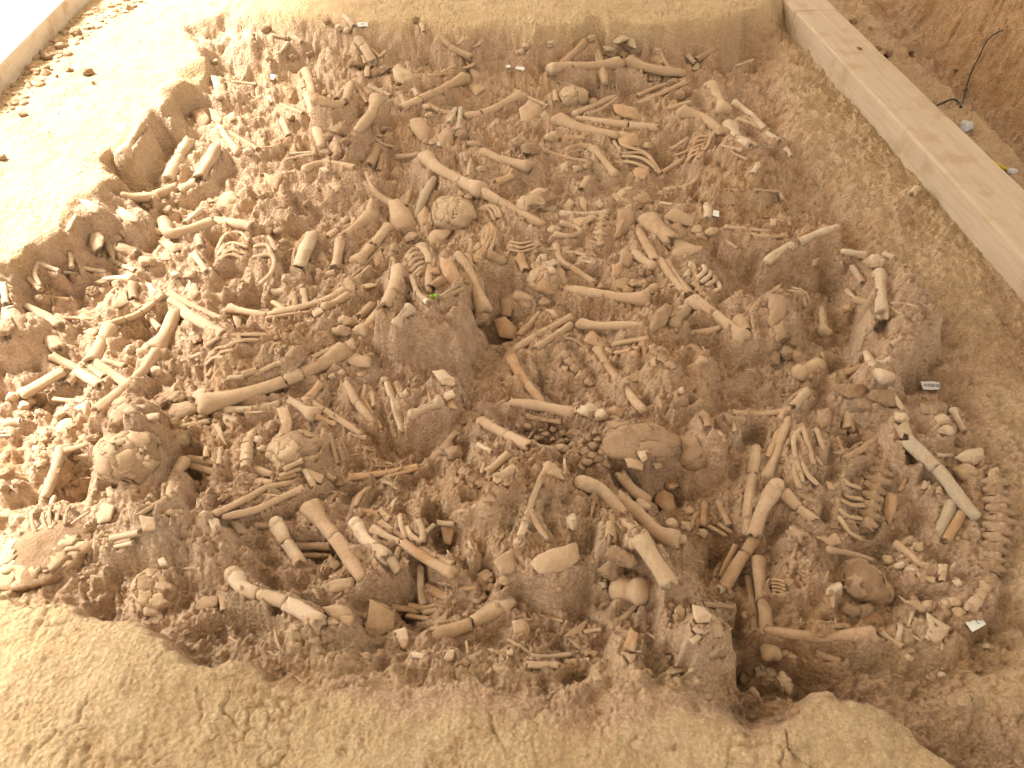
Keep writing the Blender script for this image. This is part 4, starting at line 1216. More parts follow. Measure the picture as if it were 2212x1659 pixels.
(1,2): '''
shaft 565,-10 455,125 r36 c3
humerus 285,145 390,200 490,265 r36 ebf c1
ulna 425,130 700,300 900,432 r30 ekn b.35 c0 z6
shaft 800,432 955,468 r19 c1
clavicle 530,285 695,352 r23 c3
tibia 785,-10 890,182 1015,335 r42 enn b.5 c0 ; tan shin bone leaning beside a thin orange one
fibula 915,115 1000,242 1085,385 r16 c3
ulna 1130,-10 1200,200 1262,405 r36 enn c1
sliver 1210,-10 1242,92 r19 c3
sliver 942,15 920,115 r19 c0
shaft 1005,75 1022,205 r21 c0
mandible 1350,270 1470,215 1590,155 r36 c1
shard 1480,55 1500,130 1590,150 1500,190 1490,120 c0
shard 1590,85 1700,60 1732,112 1640,132 c1
shard 1630,135 1700,130 1745,210 1670,200 c3
shard 180,225 282,220 312,320 292,432 150,492 222,352 c0
skull 330,590 r245 y150 n22 m.35 c0 ; open broken skull beside the folded forearm bones
shaft 240,742 402,658 r22 c0 z30
shaft 200,800 382,730 r22 c0 z20
shaft 190,832 352,782 r21 c0 z15
shaft 418,738 505,895 r26 c1 z15
scap 430,740 595,790 560,850 490,830 c0 z15
shaft 640,430 705,695 r22 c4
shaft 590,380 570,490 r24 c4
rib 965,640 1060,665 1180,690 r12 c0
rib 1020,710 1200,700 1290,650 r10 c4
cage 905,530 950,550 1000,560 / 910,545 960,570 1010,575 r9 c4
radius 815,805 1100,772 1405,718 r26 c3
sliver 1130,808 1460,715 r16 c3
rib 1475,695 1640,520 1720,425 1860,365 r30 c0
femur 1945,330 2080,392 2240,482 2370,545 r46 ekb b.55 c0 z4
rib 1890,490 1985,620 1950,770 r22 c0
knob 1720,600 1660,560 r78 c4
shaft 2195,595 2000,765 r35 c0
shaft 2225,735 2080,815 r40 c0
shaft 1915,528 2045,592 r23 c1
vert 2080,535 r42 c0
spine 1750,715 1900,830 2110,925 r62 n6 c4
rib 1095,848 1160,860 1215,905 r19 c0
cage 1250,1130 1255,1230 1290,1330 / 1290,1200 1340,1315 1425,1365 / 1270,1180 1300,1280 1360,1350 r17 c1
shaft 1405,1175 1440,1265 1440,1360 r27 c1
shaft 1465,1285 1535,1218 r19 c1
shaft 1565,1200 1715,1212 r23 c1
radius 1015,1255 1250,1375 r30 c0
femur 1265,1375 1450,1500 1690,1632 r42 ebc c3 z6 ; orange-brown bone ending in a jaw-like clump by the small rib loop
tibia 1080,1200 1320,1352 1560,1500 1710,1560 r28 c0
shaft 1070,1090 1165,1185 r31 c0
shaft 915,1112 1060,1122 r27 c3
femur 480,1075 600,1235 720,1375 850,1580 910,1680 r62 ecn b.46 c0 z10 ; stout tan thigh bone with a clean crack across the middle near the front
femur 190,1240 245,1360 300,1420 385,1565 r54 ehb b.42 c1 z8 ; pale thigh bone with broad rounded end cracked below the neck
femur 875,1240 950,1350 1040,1420 1135,1500 r54 ehb c1 z8 ; pale upper thigh bone with smooth ball end and broken shaft
shaft 1155,1510 1230,1610 r45 c1
shaft 335,1412 480,1400 650,1398 r34 c4
shaft 400,1485 645,1482 r22 c4
shaft -10,1222 125,1222 r30 c4
shaft 1240,1418 1200,1505 r27 c0
shard 1265,1500 1300,1490 1320,1570 1285,1575 c0
tibia 1420,1568 1425,1780 1445,1890 r31 ebk c1
vert 850,1415 r40 c2
shard 1900,1640 1990,1600 2060,1650 1980,1700 c0
hip 2050,1540 2140,1470 2240,1410 2240,1600 2120,1640 c0
rib 860,1050 900,960 980,900 r24 c0
rib 640,1080 650,1000 720,940 r16 c4
rib 1180,1060 1190,1020 1215,990 r18 c1
shaft 610,790 690,830 r26 c1
clod 720,860 900,1130 860,1180 r42
sliver 1740,1110 1910,1050 r18 c1
shard 1950,960 2050,965 2080,1000 1970,1010 c0
shard 1600,1240 1720,1260 1680,1380 1620,1360 c3
sliver 1840,1360 1890,1480 r16 c1
knob 60,560 20,480 r45 c1
shard 640,1470 740,1560 680,1600 600,1560 c4
rib 560,1620 590,1540 625,1510 r8 c1
clod 1780,320 1830,260 1900,280 1750,380 r42
shaft 1330,60 1260,110 r34 c0
''',
(2,2): '''
humerus -10,165 240,190 510,255 r46 enk c0
fibula 130,280 280,310 425,335 r21 c4
knob 655,240 r82 c1 ; pale blocky knee joint bone at the end of a long shaft
knob 770,268 r58 c1
shaft 500,250 560,245 r46 c0
clod 890,245 r55 c3
clod 60,370 130,370 350,390 230,470 300,440 r40
clod 440,430 520,430 580,430 660,470 600,500 520,540 r42
clod 420,500 480,560 560,580 640,580 700,620 740,660 r44
clod 380,550 700,540 780,600 820,700 640,670 560,640 r46
clod 350,480 260,400 480,480 720,420 740,480 r30
skull 1100,530 r360 y200 n18 m.15 c4 Log ; long brown soil-caked skull block with deep drying cracks
skull 1630,565 r210 y175 n5 m0 c4 ; smooth rounded skull end joined to the long cracked soil block
shard 975,640 1040,600 1140,680 1130,740 1000,710 c0 z30
shard 1080,590 1150,580 1175,640 1130,670 c1 z40
shard 1200,680 1270,670 1300,710 1240,730 c1 z20
rib 1735,395 1800,430 1840,490 r22 c1 z60
tibia 330,720 260,800 190,950 120,1170 45,1375 r30 efk b.75 c1 ; pale slender shin bone with a broad flared top on a soil mound
hip 262,700 350,690 440,740 455,810 300,800 c1
femur 640,870 760,905 850,1000 965,1145 r56 ehb c0 z12 ; tan thigh bone with large ball head beside the crumbled soil
shaft 920,1180 990,1235 1070,1305 r48 c0
femur 905,970 1100,1130 1250,1280 1390,1345 r56 ebc c0 z14 ; thick tan thigh bone with a bulbous lower end in the deep hollow
knob 1440,1340 r70 c0
femur 930,775 1040,910 1155,1010 r48 ebk c0
knob 1120,1055 r68 c1
hip 1248,960 1310,910 1392,950 1432,1080 1330,1102 1230,1020 c3
clod 1385,880 r52 c3
shaft 1665,1035 1640,1230 r31 c3
shaft 1775,1005 1875,1225 r28 c0
shaft 1840,992 2005,918 r19 c3
knob 1380,1205 1500,1225 1640,1290 1530,1100 r52 c0
tibia 2110,545 2065,900 2030,1290 r50 enn b.34 c0 ; long tan shin bone lying along the deep right hollow
tibia 2385,300 2305,550 2205,790 r40 enk b.5 c0
fibula 2340,250 2260,520 2200,640 r28 c3
humerus 2265,915 2170,1080 2085,1320 r56 ehb c0 z8 ; tan upper arm bone with knobbly head pointing down toward two parallel shafts
tibia 2085,1345 1960,1540 1820,1775 r50 ebb b.3 c0
fibula 1935,1395 1870,1520 1800,1660 r28 ebn c3
shaft 1110,1310 1200,1480 1370,1740 r72 c1 z16 ; broad pale angular bone slab with split edge leaning on a soil mound
clod 950,1500 870,1580 r120
plate 1020,1345 1080,1320 1100,1420 1010,1400 c1
shaft 160,1105 220,1220 305,1340 r27 ekn c0
vert 520,1195 r88 c1
hip 158,1560 220,1482 330,1430 560,1360 592,1500 482,1592 250,1642 c0 d.25 ; large hip bone with a round socket hollow
shaft 845,1155 850,1340 r44 c0
femur 2130,1530 2150,1750 2185,1985 2200,2190 2245,2340 r56 ekc b.45,.78 c0 z6 ; long tan thigh bone in three pieces meeting a straight bone at right angles
shaft 1640,250 1680,300 1690,380 r30 c4
shaft 1820,300 1990,320 r40 c4
shaft 1910,330 1930,420 r18 c0
sliver 1900,250 2212,255 2400,225 r24 c0
rib 1200,200 1260,190 1320,150 r20 c0
shard 1440,40 1480,20 1490,70 1450,80 c1
shard 830,220 940,210 940,280 860,280 c3
plate 820,340 960,330 1010,310 1000,360 880,380 c0
plate 20,420 80,450 180,540 110,530 c0
shaft 210,540 350,560 r24 c0
knob 430,550 r50 c0
cage 1790,1210 1850,1260 1900,1280 / 1700,1230 1780,1280 1850,1310 / 1600,1110 1560,1180 1550,1240 r16 c4
''',
(3,2): '''
radius -20,255 100,240 195,218 r25 c0
shaft 215,205 275,130 335,60 r38 c1 ; white-tipped bone end poking up from the reddish soil
cage 305,375 220,480 228,640 295,835 / 198,580 225,790 275,895 / 220,560 325,780 425,865 / 300,370 330,520 390,690 / 420,390 440,480 480,560 r17 c0 z6
shaft 598,470 655,615 r18 c3
sliver 408,630 465,705 r15 c1
spine 985,560 975,750 895,1000 850,1220 r108 n10 c4 ; tan backbone in the right hollow with ribs springing to its left
cage 1000,650 770,655 640,800 665,970 810,995 / 820,1050 720,1060 620,1000 / 800,1160 690,1160 615,1080 / 800,1340 690,1290 615,1150 / 790,900 700,880 650,830 r17 c0 z5
clavicle 975,445 820,555 655,652 r29 c0
scap 770,345 860,370 980,368 1002,450 860,492 790,430 c0
shaft 705,225 690,400 r46 c0
knob 690,415 r55 c0
tibia 1055,35 1100,120 1165,215 r25 enn c1
knob 1150,300 r62 c1
shaft 1150,350 1195,465 r56 c1
femur 1185,475 1420,690 1560,860 1680,1030 1795,1155 r58 ebn b.4 c2 z14 ; long greyish thigh bone running down to the curved spine
humerus 1600,225 1640,310 1695,405 r27 ekb c1
knob 1540,400 1500,310 r60 c1
shaft 1445,612 1600,620 r19 c1
plate 1608,640 1700,580 1862,558 1885,640 1800,692 1680,672 c1 d.5
skull 1720,780 r110 y115 n3 m0 c0 ; small smooth skull beside the curved spine
spine 1950,860 1985,1040 2000,1200 1960,1400 1935,1600 r125 n10 c4 ; broad curved backbone crusted with soil along the right edge
plate 1900,770 1960,720 2000,740 1960,820 1920,840 c0
spine 1925,1640 1890,1730 1840,1820 1780,1900 r75 n5 c0 ring ; tail of smooth pale vertebrae curving inward near the tilted tag
shaft 1595,1025 1530,1170 1465,1315 r50 ebn c2
shaft 1685,1105 1540,1355 r40 c3
shaft 1188,630 1212,715 r26 c1
shaft 1370,850 1350,920 r30 c1
shaft 1410,880 1380,960 r26 c0
sliver 1190,820 1130,925 r16 c3
hip 1000,930 1110,980 1112,1100 1062,1192 1000,1100 c3
tibia 150,950 290,1080 405,1185 r44 ekb b.5 c0
shaft 260,955 425,1025 r26 c4
clod 560,1230 r52 c0
scap 408,1320 520,1330 580,1280 645,1370 540,1402 c0
shaft 200,1280 335,1350 r55 c4
ulna 530,1430 700,1460 885,1522 r26 c0
knob 1040,1525 1140,1575 r50 c1
shaft 1200,1610 1385,1640 r28 c1
radius 1115,1392 1230,1480 1320,1560 1405,1580 r34 c0
shard 1245,1380 1340,1360 1345,1440 1280,1450 c0
hip 660,1530 760,1490 880,1520 830,1580 700,1590 c4
skull 830,1740 r240 y200 n12 m.75 c4 ; dark soil-filled skull with a pale crescent rim
hip 420,230 540,210 550,330 460,380 400,300 c4
vert 480,450 470,500 r40 c0
vert 990,960 r40 c0
shaft 1500,900 1480,960 r36 c0
plate 1310,180 1480,200 1460,260 1330,250 c4
clod 850,150 1000,120 700,60 r110
knob 20,960 80,900 r62 c0
shard 500,840 560,870 580,910 520,900 c0
plate 1470,1560 1550,1560 1550,1650 1470,1640 c1 ; small square white chip beside the curved spine
sliver 1140,1400 1250,1350 r20 c0
sliver 640,120 700,160 r16 c1
''',
(0,3): '''
skull 1370,120 r245 y175 n18 m.25 c0 ; tan skull with a loose pale plate slipped down its front
shard 1198,215 1282,160 1372,190 1392,330 1300,345 1240,335 c1 d.4 z10
rib 1480,250 1500,150 1505,50 r16 c0
shaft 1940,300 1930,180 r34 c0
shard 1640,250 1760,170 1890,180 1880,260 1720,290 c4
''',
(1,3): '''
femur -180,15 -110,110 60,180 320,262 560,405 r62 ehb b.34,.62 c1 z10 ; big pale thigh bone with bulging head in three pieces by the front ledge
plate 560,290 700,250 800,260 850,340 790,400 680,390 c0 d.5
knob 790,380 r66 c0
shard 610,390 680,370 725,405 630,430 c1
shard 990,228 1100,250 1202,312 1182,432 1050,502 940,450 978,330 c0 ; large flat tan bone plate lying on the sloping front edge
shard 1188,470 1300,450 1322,560 1292,632 1190,572 c1 ; pale flat bone plate just below a larger tan plate
shaft 1355,680 1475,702 r26 c1
radius 1180,268 1420,305 r25 c0
ulna 1330,258 1480,270 1660,208 r24 c3
shaft 1450,315 1590,290 1730,258 r37 c0
fibula 1310,345 1600,385 1800,372 r23 c0
shard 1565,392 1665,288 1642,402 c0
femur 1535,515 1800,432 2095,285 r60 ebc b.55 c0 ; stout tan thigh bone shaft lying level above the front slope
hip 2020,222 2092,160 2212,180 2255,232 2180,302 c1 d.4
knob 1910,195 1955,175 r52 c0
femur 1475,85 1590,160 1725,215 r46 enn c3
knob 1950,45 2050,105 2150,35 2010,20 r52 c0
vert 2100,60 1990,100 r60 c0
rib 480,90 540,195 r19 c1
shard 560,80 700,30 860,10 840,100 640,140 c1
sliver 1690,130 1900,95 r20 c3
plate 1590,750 1660,640 1720,640 1700,720 c0
shard 1540,730 1600,740 1600,790 c1
knob 330,450 220,360 r36 c0
plate 2160,640 2220,640 2220,680 2170,680 c1
knob 1070,670 960,690 r40 c4
''',
(2,3): '''
skull 1630,530 r245 y215 n18 m.35 c0 ; front skull wearing two flat loose plates on top
shard 1555,260 1640,270 1735,340 1700,385 1600,395 1570,340 c1 z70
shard 1560,450 1640,415 1725,460 1680,490 1600,490 c1 z62
shard 1530,540 1600,510 1640,530 1570,590 c1 z60
femur 930,110 1100,130 r92 ekk c0 ; smooth bulging joint end in the shadow under the broad pale slab
shaft 850,460 950,372 1075,250 r26 c0
shaft 625,485 775,460 r19 c0
shard 478,545 560,580 652,632 560,622 c1
shard 955,660 1075,682 1030,752 c1
scap 440,520 520,458 662,370 620,470 520,520 c0
sliver 890,595 1012,398 r21 c1
scap 1020,460 1092,500 1062,652 960,602 c3
shaft 165,695 330,695 505,680 r19 c1
shaft 130,768 395,772 r29 c0
shaft 455,752 570,738 r26 c0
shaft 590,740 670,728 r26 c0
sliver 760,270 890,180 r22 c1
sliver 200,330 445,392 r14 c3
rib 0,280 60,240 115,255 r24 c0
hip 0,400 110,370 160,440 140,520 20,520 c0
shaft 1650,242 1905,270 r21 c4
tibia 2035,20 2080,300 2105,620 r30 c4
clod 2010,895 2090,1010 r50
clod 2090,930 2160,940 2120,960 r36
knob 2170,830 r74 c1
shaft 780,40 800,110 r36 c1
plate 620,640 700,660 640,690 c0
shard 690,870 760,860 780,890 710,910 c1
shard 1290,690 1380,690 1340,800 1290,780 c1
knob 1370,260 1200,370 r36 c0
plate 700,280 780,260 800,330 720,340 c0
shard 1400,300 1450,250 1500,300 1480,450 1420,440 c0
sliver 1380,830 1500,815 r16 c1
shaft 1770,130 1890,60 r40 c2
clod 1100,300 1170,440 600,980 r30
''',
(3,3): '''
humerus -10,478 400,522 885,512 r50 enc c0 z8 ; straight tan bone lying level with knobby right end near the dark front hollow
vert 140,930 r105 c1 ; pale star-shaped vertebra lump beside the dark front hollow
knob 30,845 r62 c1
rib 620,80 540,130 545,260 r40 c1
scap 800,330 870,310 1012,340 1025,432 905,400 812,432 c3
shaft 968,485 1060,552 1165,612 r28 c1
shaft 1152,430 1122,565 r25 c1
scap 1370,318 1450,372 1582,440 1505,550 1430,572 1368,500 c1 ; pale triangular bone plate with a sharp upper point
cage 40,30 90,40 140,50 / 40,60 90,70 140,85 / 42,90 90,100 145,115 / 45,120 90,130 145,145 r12 c3
knob 150,670 205,690 r38 c0
knob 1215,705 r38 c1
shaft 400,662 620,742 r32 c4
knob 1885,605 1500,855 r32 c1
hip 1180,225 1290,200 1350,260 1420,290 1330,310 c0
knob 1380,250 1540,250 1610,230 1650,310 r50 c0
clod 540,1030 1240,640 60,100 r30
shard 1590,40 1650,30 1690,80 1640,85 c1
sliver 1290,0 1450,40 r30 c0
sliver 420,450 640,430 r20 c4
clod 820,300 690,290 760,120 r90
shaft 1500,50 1520,-30 r26 c0
''',
}
for tile, text in SHEETS.items(): parse(tile, text)
carve()
brd = np.array([unproj(q[0], q[1], 0.155)[:2] for q in [(770,-40),(1090,327),(1150,300),(810,-40)]]); db = poly_sdf(brd, GX, GY)
HB = HB + sstep(-0.10, -0.02, db)*(0.042-HB)*(d_tr < 0.02); SOFT = np.maximum(SOFT, 0.9*sstep(-0.06, -0.02, db))
for B in [(545,622,45,32,-.055,4),(1085,655,35,40,-.05,4),(400,985,35,28,-.05,4),(120,1060,25,25,-.05,4),(1590,1150,40,55,-.05,4),(1430,1035,80,20,-.045,4),(1270,692,70,18,-.03,4),(1750,1470,85,28,-.05,4),
          (1330,130,70,14,-.045,4),(1420,330,40,22,-.05,4),(1240,245,20,16,-.03,4),(830,620,40,30,-.02,4),(1650,590,70,30,-.04,4),(1780,570,70,24,-.045,4),(950,1140,16,50,-.05,4),(310,690,70,26,-.03,4),
          (130,830,70,24,-.04,4),(700,1190,70,20,-.035,4),(900,1290,40,20,-.04,4),(1220,1490,40,18,-.045,4),(620,840,50,20,-.03,4),(1900,1120,50,60,-.03,4),(1700,1120,40,40,-.03,4),(880,310,40,25,-.035,4),(1130,380,30,20,-.03,4)]:
    HB = HB + bump(*B)*(1-SOFT)
HB = HB + bump(1283,183,13,11,-.14,6)

# ---------------------------------------------------------------- fine relief and the ground mesh
fine = 0.0125*fbm(GX, GY, 24, 3, 0.62, ox=12) + 0.0045*fbm(GX, GY, 95, 2, 0.6, ox=22)
rid = 1-np.abs(fbm(GX, GY, 14, 3, 0.55, ox=33)); clump = np.maximum(0, perlin(GX*58, GY*58))**1.5*0.010
wx = GX + 0.010*fbm(GX, GY, 40, 2, ox=101); wy = GY + 0.010*fbm(GX, GY, 40, 2, ox=111)
f1, f2 = worley(wx*27, wy*27); c1_ = np.clip((f2-f1)*3.2, 0, 1); f1, f2 = worley(wx*66, wy*66); c2_ = np.clip((f2-f1)*2.6, 0, 1)
msk = sstep(-0.15, 0.45, fbm(GX, GY, 7, 2, ox=120))
fine = fine*0.95 + msk*(0.010*(c1_-0.7)) + (0.4+0.6*msk)*0.008*(c2_-0.6)
HF = HB + (1-SOFT)*(fine + clump - 0.008*(rid > 1.6)) + SOFT*(0.26*fine + 0.0045*(c1_-0.7)*sstep(0.0, 0.5, fbm(GX, GY, 4, 2, ox=130)) - 0.006*sstep(0.62, 0.8, perlin(GX*21, GY*21)) + 0.004*fbm(GX, GY, 12, 3, 0.5, ox=44))
# hollows and rims on the trowelled ledges; thin drying cracks
def crack(pts, z, w, dep):
    global HF
    P = world_poly(pts, z)
    for a, b in zip(P[:-1], P[1:]):
        dx, dy = b-a
        t = np.clip(((WX-a[0])*dx + (WY-a[1])*dy)/(dx*dx+dy*dy+1e-9), 0, 1)
        d = np.hypot(WX-a[0]-t*dx, WY-a[1]-t*dy); HF = HF - dep*np.exp(-(d/w)**2)*sstep(-0.35, 0.25, perlin(GX*17, GY*17))
for c in [[(1370,1530),(1385,1580),(1372,1620),(1350,1700)],[(1690,1535),(1712,1590),(1725,1620),(1790,1690)],[(300,1375),(330,1410),(290,1440)],[(1075,1555),(1060,1600),(1085,1640),(1070,1690)],
          [(500,1505),(490,1560),(520,1620)],[(200,1500),(170,1560),(90,1600)],[(420,1480),(440,1530),(430,1600)]]:
    crack(c, 0.11, 0.0034, 0.006)
crack([(150,300),(280,290),(350,250)], 0.16, 0.004, 0.006); crack([(60,400),(160,370),(215,330)], 0.16, 0.004, 0.006)
wallm = m_t*sstep(0.02, 0.3, d_wall)
HF = HF + wallm*(0.09*fbm(GX*2, GY, 7, 4, 0.6, ox=61)) + m_t*0.012*fbm(GX, GY, 22, 3, ox=66)
V = np.stack([GX, GY, HF], -1).reshape(-1, 3).astype(np.float32)
me = bpy.data.meshes.new('ground'); nv = NR*NC; nq = (NR-1)*(NC-1)
idx = np.arange(nv).reshape(NR, NC); Q = np.stack([idx[:-1, :-1], idx[:-1, 1:], idx[1:, 1:], idx[1:, :-1]], -1).reshape(-1, 4)
me.vertices.add(nv); me.vertices.foreach_set('co', V.ravel())
me.loops.add(nq*4); me.loops.foreach_set('vertex_index', Q.ravel().astype(np.int32))
me.polygons.add(nq); me.polygons.foreach_set('loop_start', np.arange(0, nq*4, 4, dtype=np.int32))
me.polygons.foreach_set('use_smooth', np.ones(nq, bool)); me.update(calc_edges=True)
zr = np.clip(sstep(-0.02, 0.03, d_front) + sstep(-0.04, 0.05, d_left) + sstep(-0.10, 0.02, d_back) + sstep(-0.06, 0.08, d_right)*np.clip(0.55+0.45*low, 0.15, 1), 0, 1)
patch = fbm(GX, GY, 3.1, 3, ox=77)
def zone_blob(x, y, rx, ry):
    p = unproj(x*0.4629, y*0.4629, 0.0); sc = FPX/depth(p); el = math.atan2(CAM_H, p[1])
    return np.exp(-(((WX-p[0])/(rx*0.4629/sc))**2 + ((WY-p[1])/(ry*0.4629/sc/math.sin(el)))**2))
zg = 0.45*sstep(0.15, 0.8, patch)
for b in [(1150,1130,170,110),(1450,800,120,90),(1000,1080,120,70),(1620,480,140,60),(1600,420,120,60),(1550,100,120,40),(1800,1350,150,80)]: zg = np.maximum(zg, 0.55*zone_blob(*b))
zg = np.maximum(zg, m_t*sstep(-0.02, 0.10, d_wall)*0.85); zg = np.where(m_t < 0.3, zg*(1-0.8*zr), zg)
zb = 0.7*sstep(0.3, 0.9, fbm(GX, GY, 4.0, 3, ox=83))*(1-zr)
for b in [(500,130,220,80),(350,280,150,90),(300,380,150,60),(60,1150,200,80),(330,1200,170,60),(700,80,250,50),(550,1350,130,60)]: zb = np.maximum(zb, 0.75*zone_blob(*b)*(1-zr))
for b in [(640,1420,110,45),(760,1470,160,40),(1000,1480,170,40),(1250,1490,120,40),(1460,1500,120,40),(1350,1430,40,60),(2000,1400,80,60),(2130,1500,140,110),(2200,1250,50,200),(2180,1000,60,120)]: zr = np.maximum(zr, 0.5*zone_blob(*b))
zr = np.where(m_t > 0.3, 0.1, zr)
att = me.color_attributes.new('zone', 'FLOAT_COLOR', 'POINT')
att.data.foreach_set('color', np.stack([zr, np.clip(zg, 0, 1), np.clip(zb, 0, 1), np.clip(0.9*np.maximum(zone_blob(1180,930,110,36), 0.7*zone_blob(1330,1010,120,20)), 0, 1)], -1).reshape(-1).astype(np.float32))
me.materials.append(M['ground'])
g = bpy.data.objects.new('ground', me); COL.objects.link(g); g['kind'] = 'structure'; g['label'] = 'excavated reddish brown soil bed with trowelled yellow ledges around it'
def ground_z(x, y): return float(sample(HF, np.array([x]), np.array([y]))[0])
# the wider terrain beyond the dig, one low sheet far below the dug area
s = 150.0; mo = mesh_obj('surrounding_ground', np.array([[-s,-s,-0.55],[s,-s,-0.55],[s,s,-0.55],[-s,s,-0.55]]), [(0,1,2,3)], M['ground'], origin=(0,0,-0.55)); mo['kind'] = 'structure'

# ---------------------------------------------------------------- loose crumbs and chips
def scatter(name, n, rmin, rmax, mat, where, label, flat=0.7, sub=1, long_=1.5, zone=None):
    base = []
    for k in range(10):
        W, F0 = lump((0, 0, 0), (1.0, 1.0, 1.0), sub, 0.7, None, 2.0, 1.0); base.append(W)
    F0 = np.array(F0); nv0 = len(base[0]); Vs = []; Fs = []; k = 0
    while k < n:
        m = (n-k)*6 + 200
        px, py = NPR.uniform(-60, 1084, m), NPR.uniform(-10, 770, m)
        b_ = (384-py)/FPX; t = -CAM_H/(-SP + b_*CP); x = (px-512)/FPX*t; y = (CP + b_*SP)*t
        ok = NPR.rand(m) < where(x, y); x, y = x[ok][:n-k], y[ok][:n-k]
        z = sample(HF, x, y)
        for X, Y, Z in zip(x, y, z):
            r = rmin*(rmax/rmin)**(NPR.rand()**2.0); a = NPR.rand()*6.28
            R = np.array([[math.cos(a), -math.sin(a), 0], [math.sin(a), math.cos(a), 0], [0, 0, 1]])
            Vs.append((base[k % 10]*np.array([r*NPR.uniform(.8, long_), r, r*flat])) @ R.T + np.array([X, Y, Z + r*0.08])); Fs.append(F0+k*nv0); k += 1
        if len(x) == 0: break
    me = bpy.data.meshes.new(name); me.from_pydata(np.vstack(Vs).tolist(), [], np.vstack(Fs).tolist()); me.materials.append(mat)
    o = bpy.data.objects.new(name, me); COL.objects.link(o); o['kind'] = 'stuff'; o['label'] = label; o['category'] = 'soil'
    return o
lb = world_poly([(0,150),(80,90),(150,40),(240,0),(330,0),(190,75),(120,150),(70,210),(20,250),(-60,300),(-60,160)], 0.15)
def w_bed(x, y): return (1-sample(SOFT, x, y))**2
def w_ledge(x, y): return 0.12*sample(SOFT, x, y)
def w_lb(x, y): return np.where(poly_sdf(lb, x, y) > 0, 1.0, 0.0)
scatter('soil_crumbs', 3600, 0.0025, 0.012, M['crumb'], w_bed, 'loose brown soil crumbs strewn over the bone bed')
scatter('ledge_grit', 420, 0.002, 0.006, M['crumb'], w_ledge, 'sparse fine grit lying on the smooth ledges')
scatter('soil_rubble', 420, 0.006, 0.032, M['crumb'], w_lb, 'crumbly brown soil rubble along the sunlit left board')
ch = scatter('bone_splinters', 620, 0.0028, 0.0062, M[0], w_bed, 'tiny tan bone splinters half buried through the brown soil', 0.6, 1, 8.0)
ch['category'] = 'bone splinters'
# ---------------------------------------------------------------- boards
def board(corners_top, zt, thick, name, mat, label, extra=()):
    """corners_top: near edge start, near edge end, far edge end, far edge start in frame units, at height zt"""
    A, B, C_, D = [unproj(p[0], p[1], zt) for p in corners_top]
    ctr = (A+B)/2; ax = (B-A); L = np.linalg.norm(ax); ax /= L; ay = np.array([-ax[1], ax[0], 0])
    if np.dot(D-A, ay) < 0: ay = -ay
    W = float(np.mean([np.dot(D-A, ay), np.dot(C_-A, ay)])); az = np.array([0, 0, 1.0])
    root = empty(name, Vector(ctr - az*thick))
    R = Matrix((ax.tolist(), ay.tolist(), az.tolist())).transposed().to_4x4()
    if R.determinant() < 0: R = Matrix(((-ax).tolist(), ay.tolist(), az.tolist())).transposed().to_4x4()
    root.rotation_euler = R.to_euler()
    return root, L, W, mat, thick, label
def board_piece(root, x0, x1, W, thick, mat, name='plank'):
    bm = bmesh.new(); n = max(3, int((x1-x0)/0.12)); rows = []
    prof = [(0, 0), (0, thick*0.92), (0.006, thick), (W-0.006, thick), (W, thick*0.92), (W, 0)]
    for i in range(n+1):
        x = x0 + (x1-x0)*i/n; j = lambda a: 0.0022*mnoise.noise(Vector((x*7, a*3.1, 1.3)))
        rows.append([bm.verts.new((x, y + j(k), z + j(k+9))) for k, (y, z) in enumerate(prof)])
    m = len(prof)
    for i in range(n):
        for k in range(m): bm.faces.new((rows[i][k], rows[i][(k+1) % m], rows[i+1][(k+1) % m], rows[i+1][k]))
    bm.faces.new(rows[0]); bm.faces.new(rows[-1][::-1]); bmesh.ops.recalc_face_normals(bm, faces=bm.faces)
    me = bpy.data.meshes.new(name); bm.to_mesh(me); bm.free(); me.materials.append(mat)
    o = bpy.data.objects.new(name, me); COL.objects.link(o); o.parent = root; return o
ZB = 0.155
rt, L, W, _, th, _ = board([(778,-8),(1075,311),(1130,289),(818,-8)], ZB, 0.10, 'wooden_board', M['wood'], '')
sgn = 1 if (rt.rotation_euler.to_matrix() @ Vector((1,0,0))).y < 0 else -1
# pieces measured along the near edge, from the far end to the near end
sx = (rt.matrix_basis.inverted() @ Vector(unproj(805, 10.5, ZB))).x
cuts = [-L/2-0.75, sx, L/2+0.75]
for a, b in zip(cuts[:-1], cuts[1:]): board_piece(rt, a+0.003, b-0.003, W, th+0.03, M['wood'])
for o in rt.children: o.location.z = -0.03
kn = unproj(768+790*K, 420*K, ZB); loc = rt.matrix_basis.inverted() @ Vector(kn)
V, F = lump((0,0,0), (0.020, 0.011, 0.0022), 2, 0.2); k_ = mesh_obj('knot', V+np.array([loc.x, loc.y, th+0.0015]), F, M['knot']); k_.parent = rt
rt['label'] = 'long weathered tan timber board lying on the right bench beside the trench'; rt['category'] = 'board'
ZL = 0.245
lt, L, W, _, th, _ = board([(-60,124.8),(90,-25.2),(12,-25.2),(-60,47)], ZL, 0.085, 'wooden_board', M['wood2'], '')
board_piece(lt, -L/2-0.7, L/2+0.6, W, th+0.02, M['wood2'])
for o in lt.children: o.location.z = -0.02
lt['label'] = 'sunlit whitish timber board lying across the left ledge corner'; lt['category'] = 'board'
lt2, L2, W2, _, th2, _ = board([(-60,40),(6,-26),(-40,-40),(-80,-10)], ZL-0.012, 0.075, 'wooden_board', M['wood2'], '')
board_piece(lt2, -L2/2-0.7, L2/2+0.6, max(W2, 0.12), th2+0.02, M['wood2'])
for o in lt2.children: o.location.z = -0.02
lt2['label'] = 'second pale board behind the sunlit board in the far corner'; lt2['category'] = 'board'

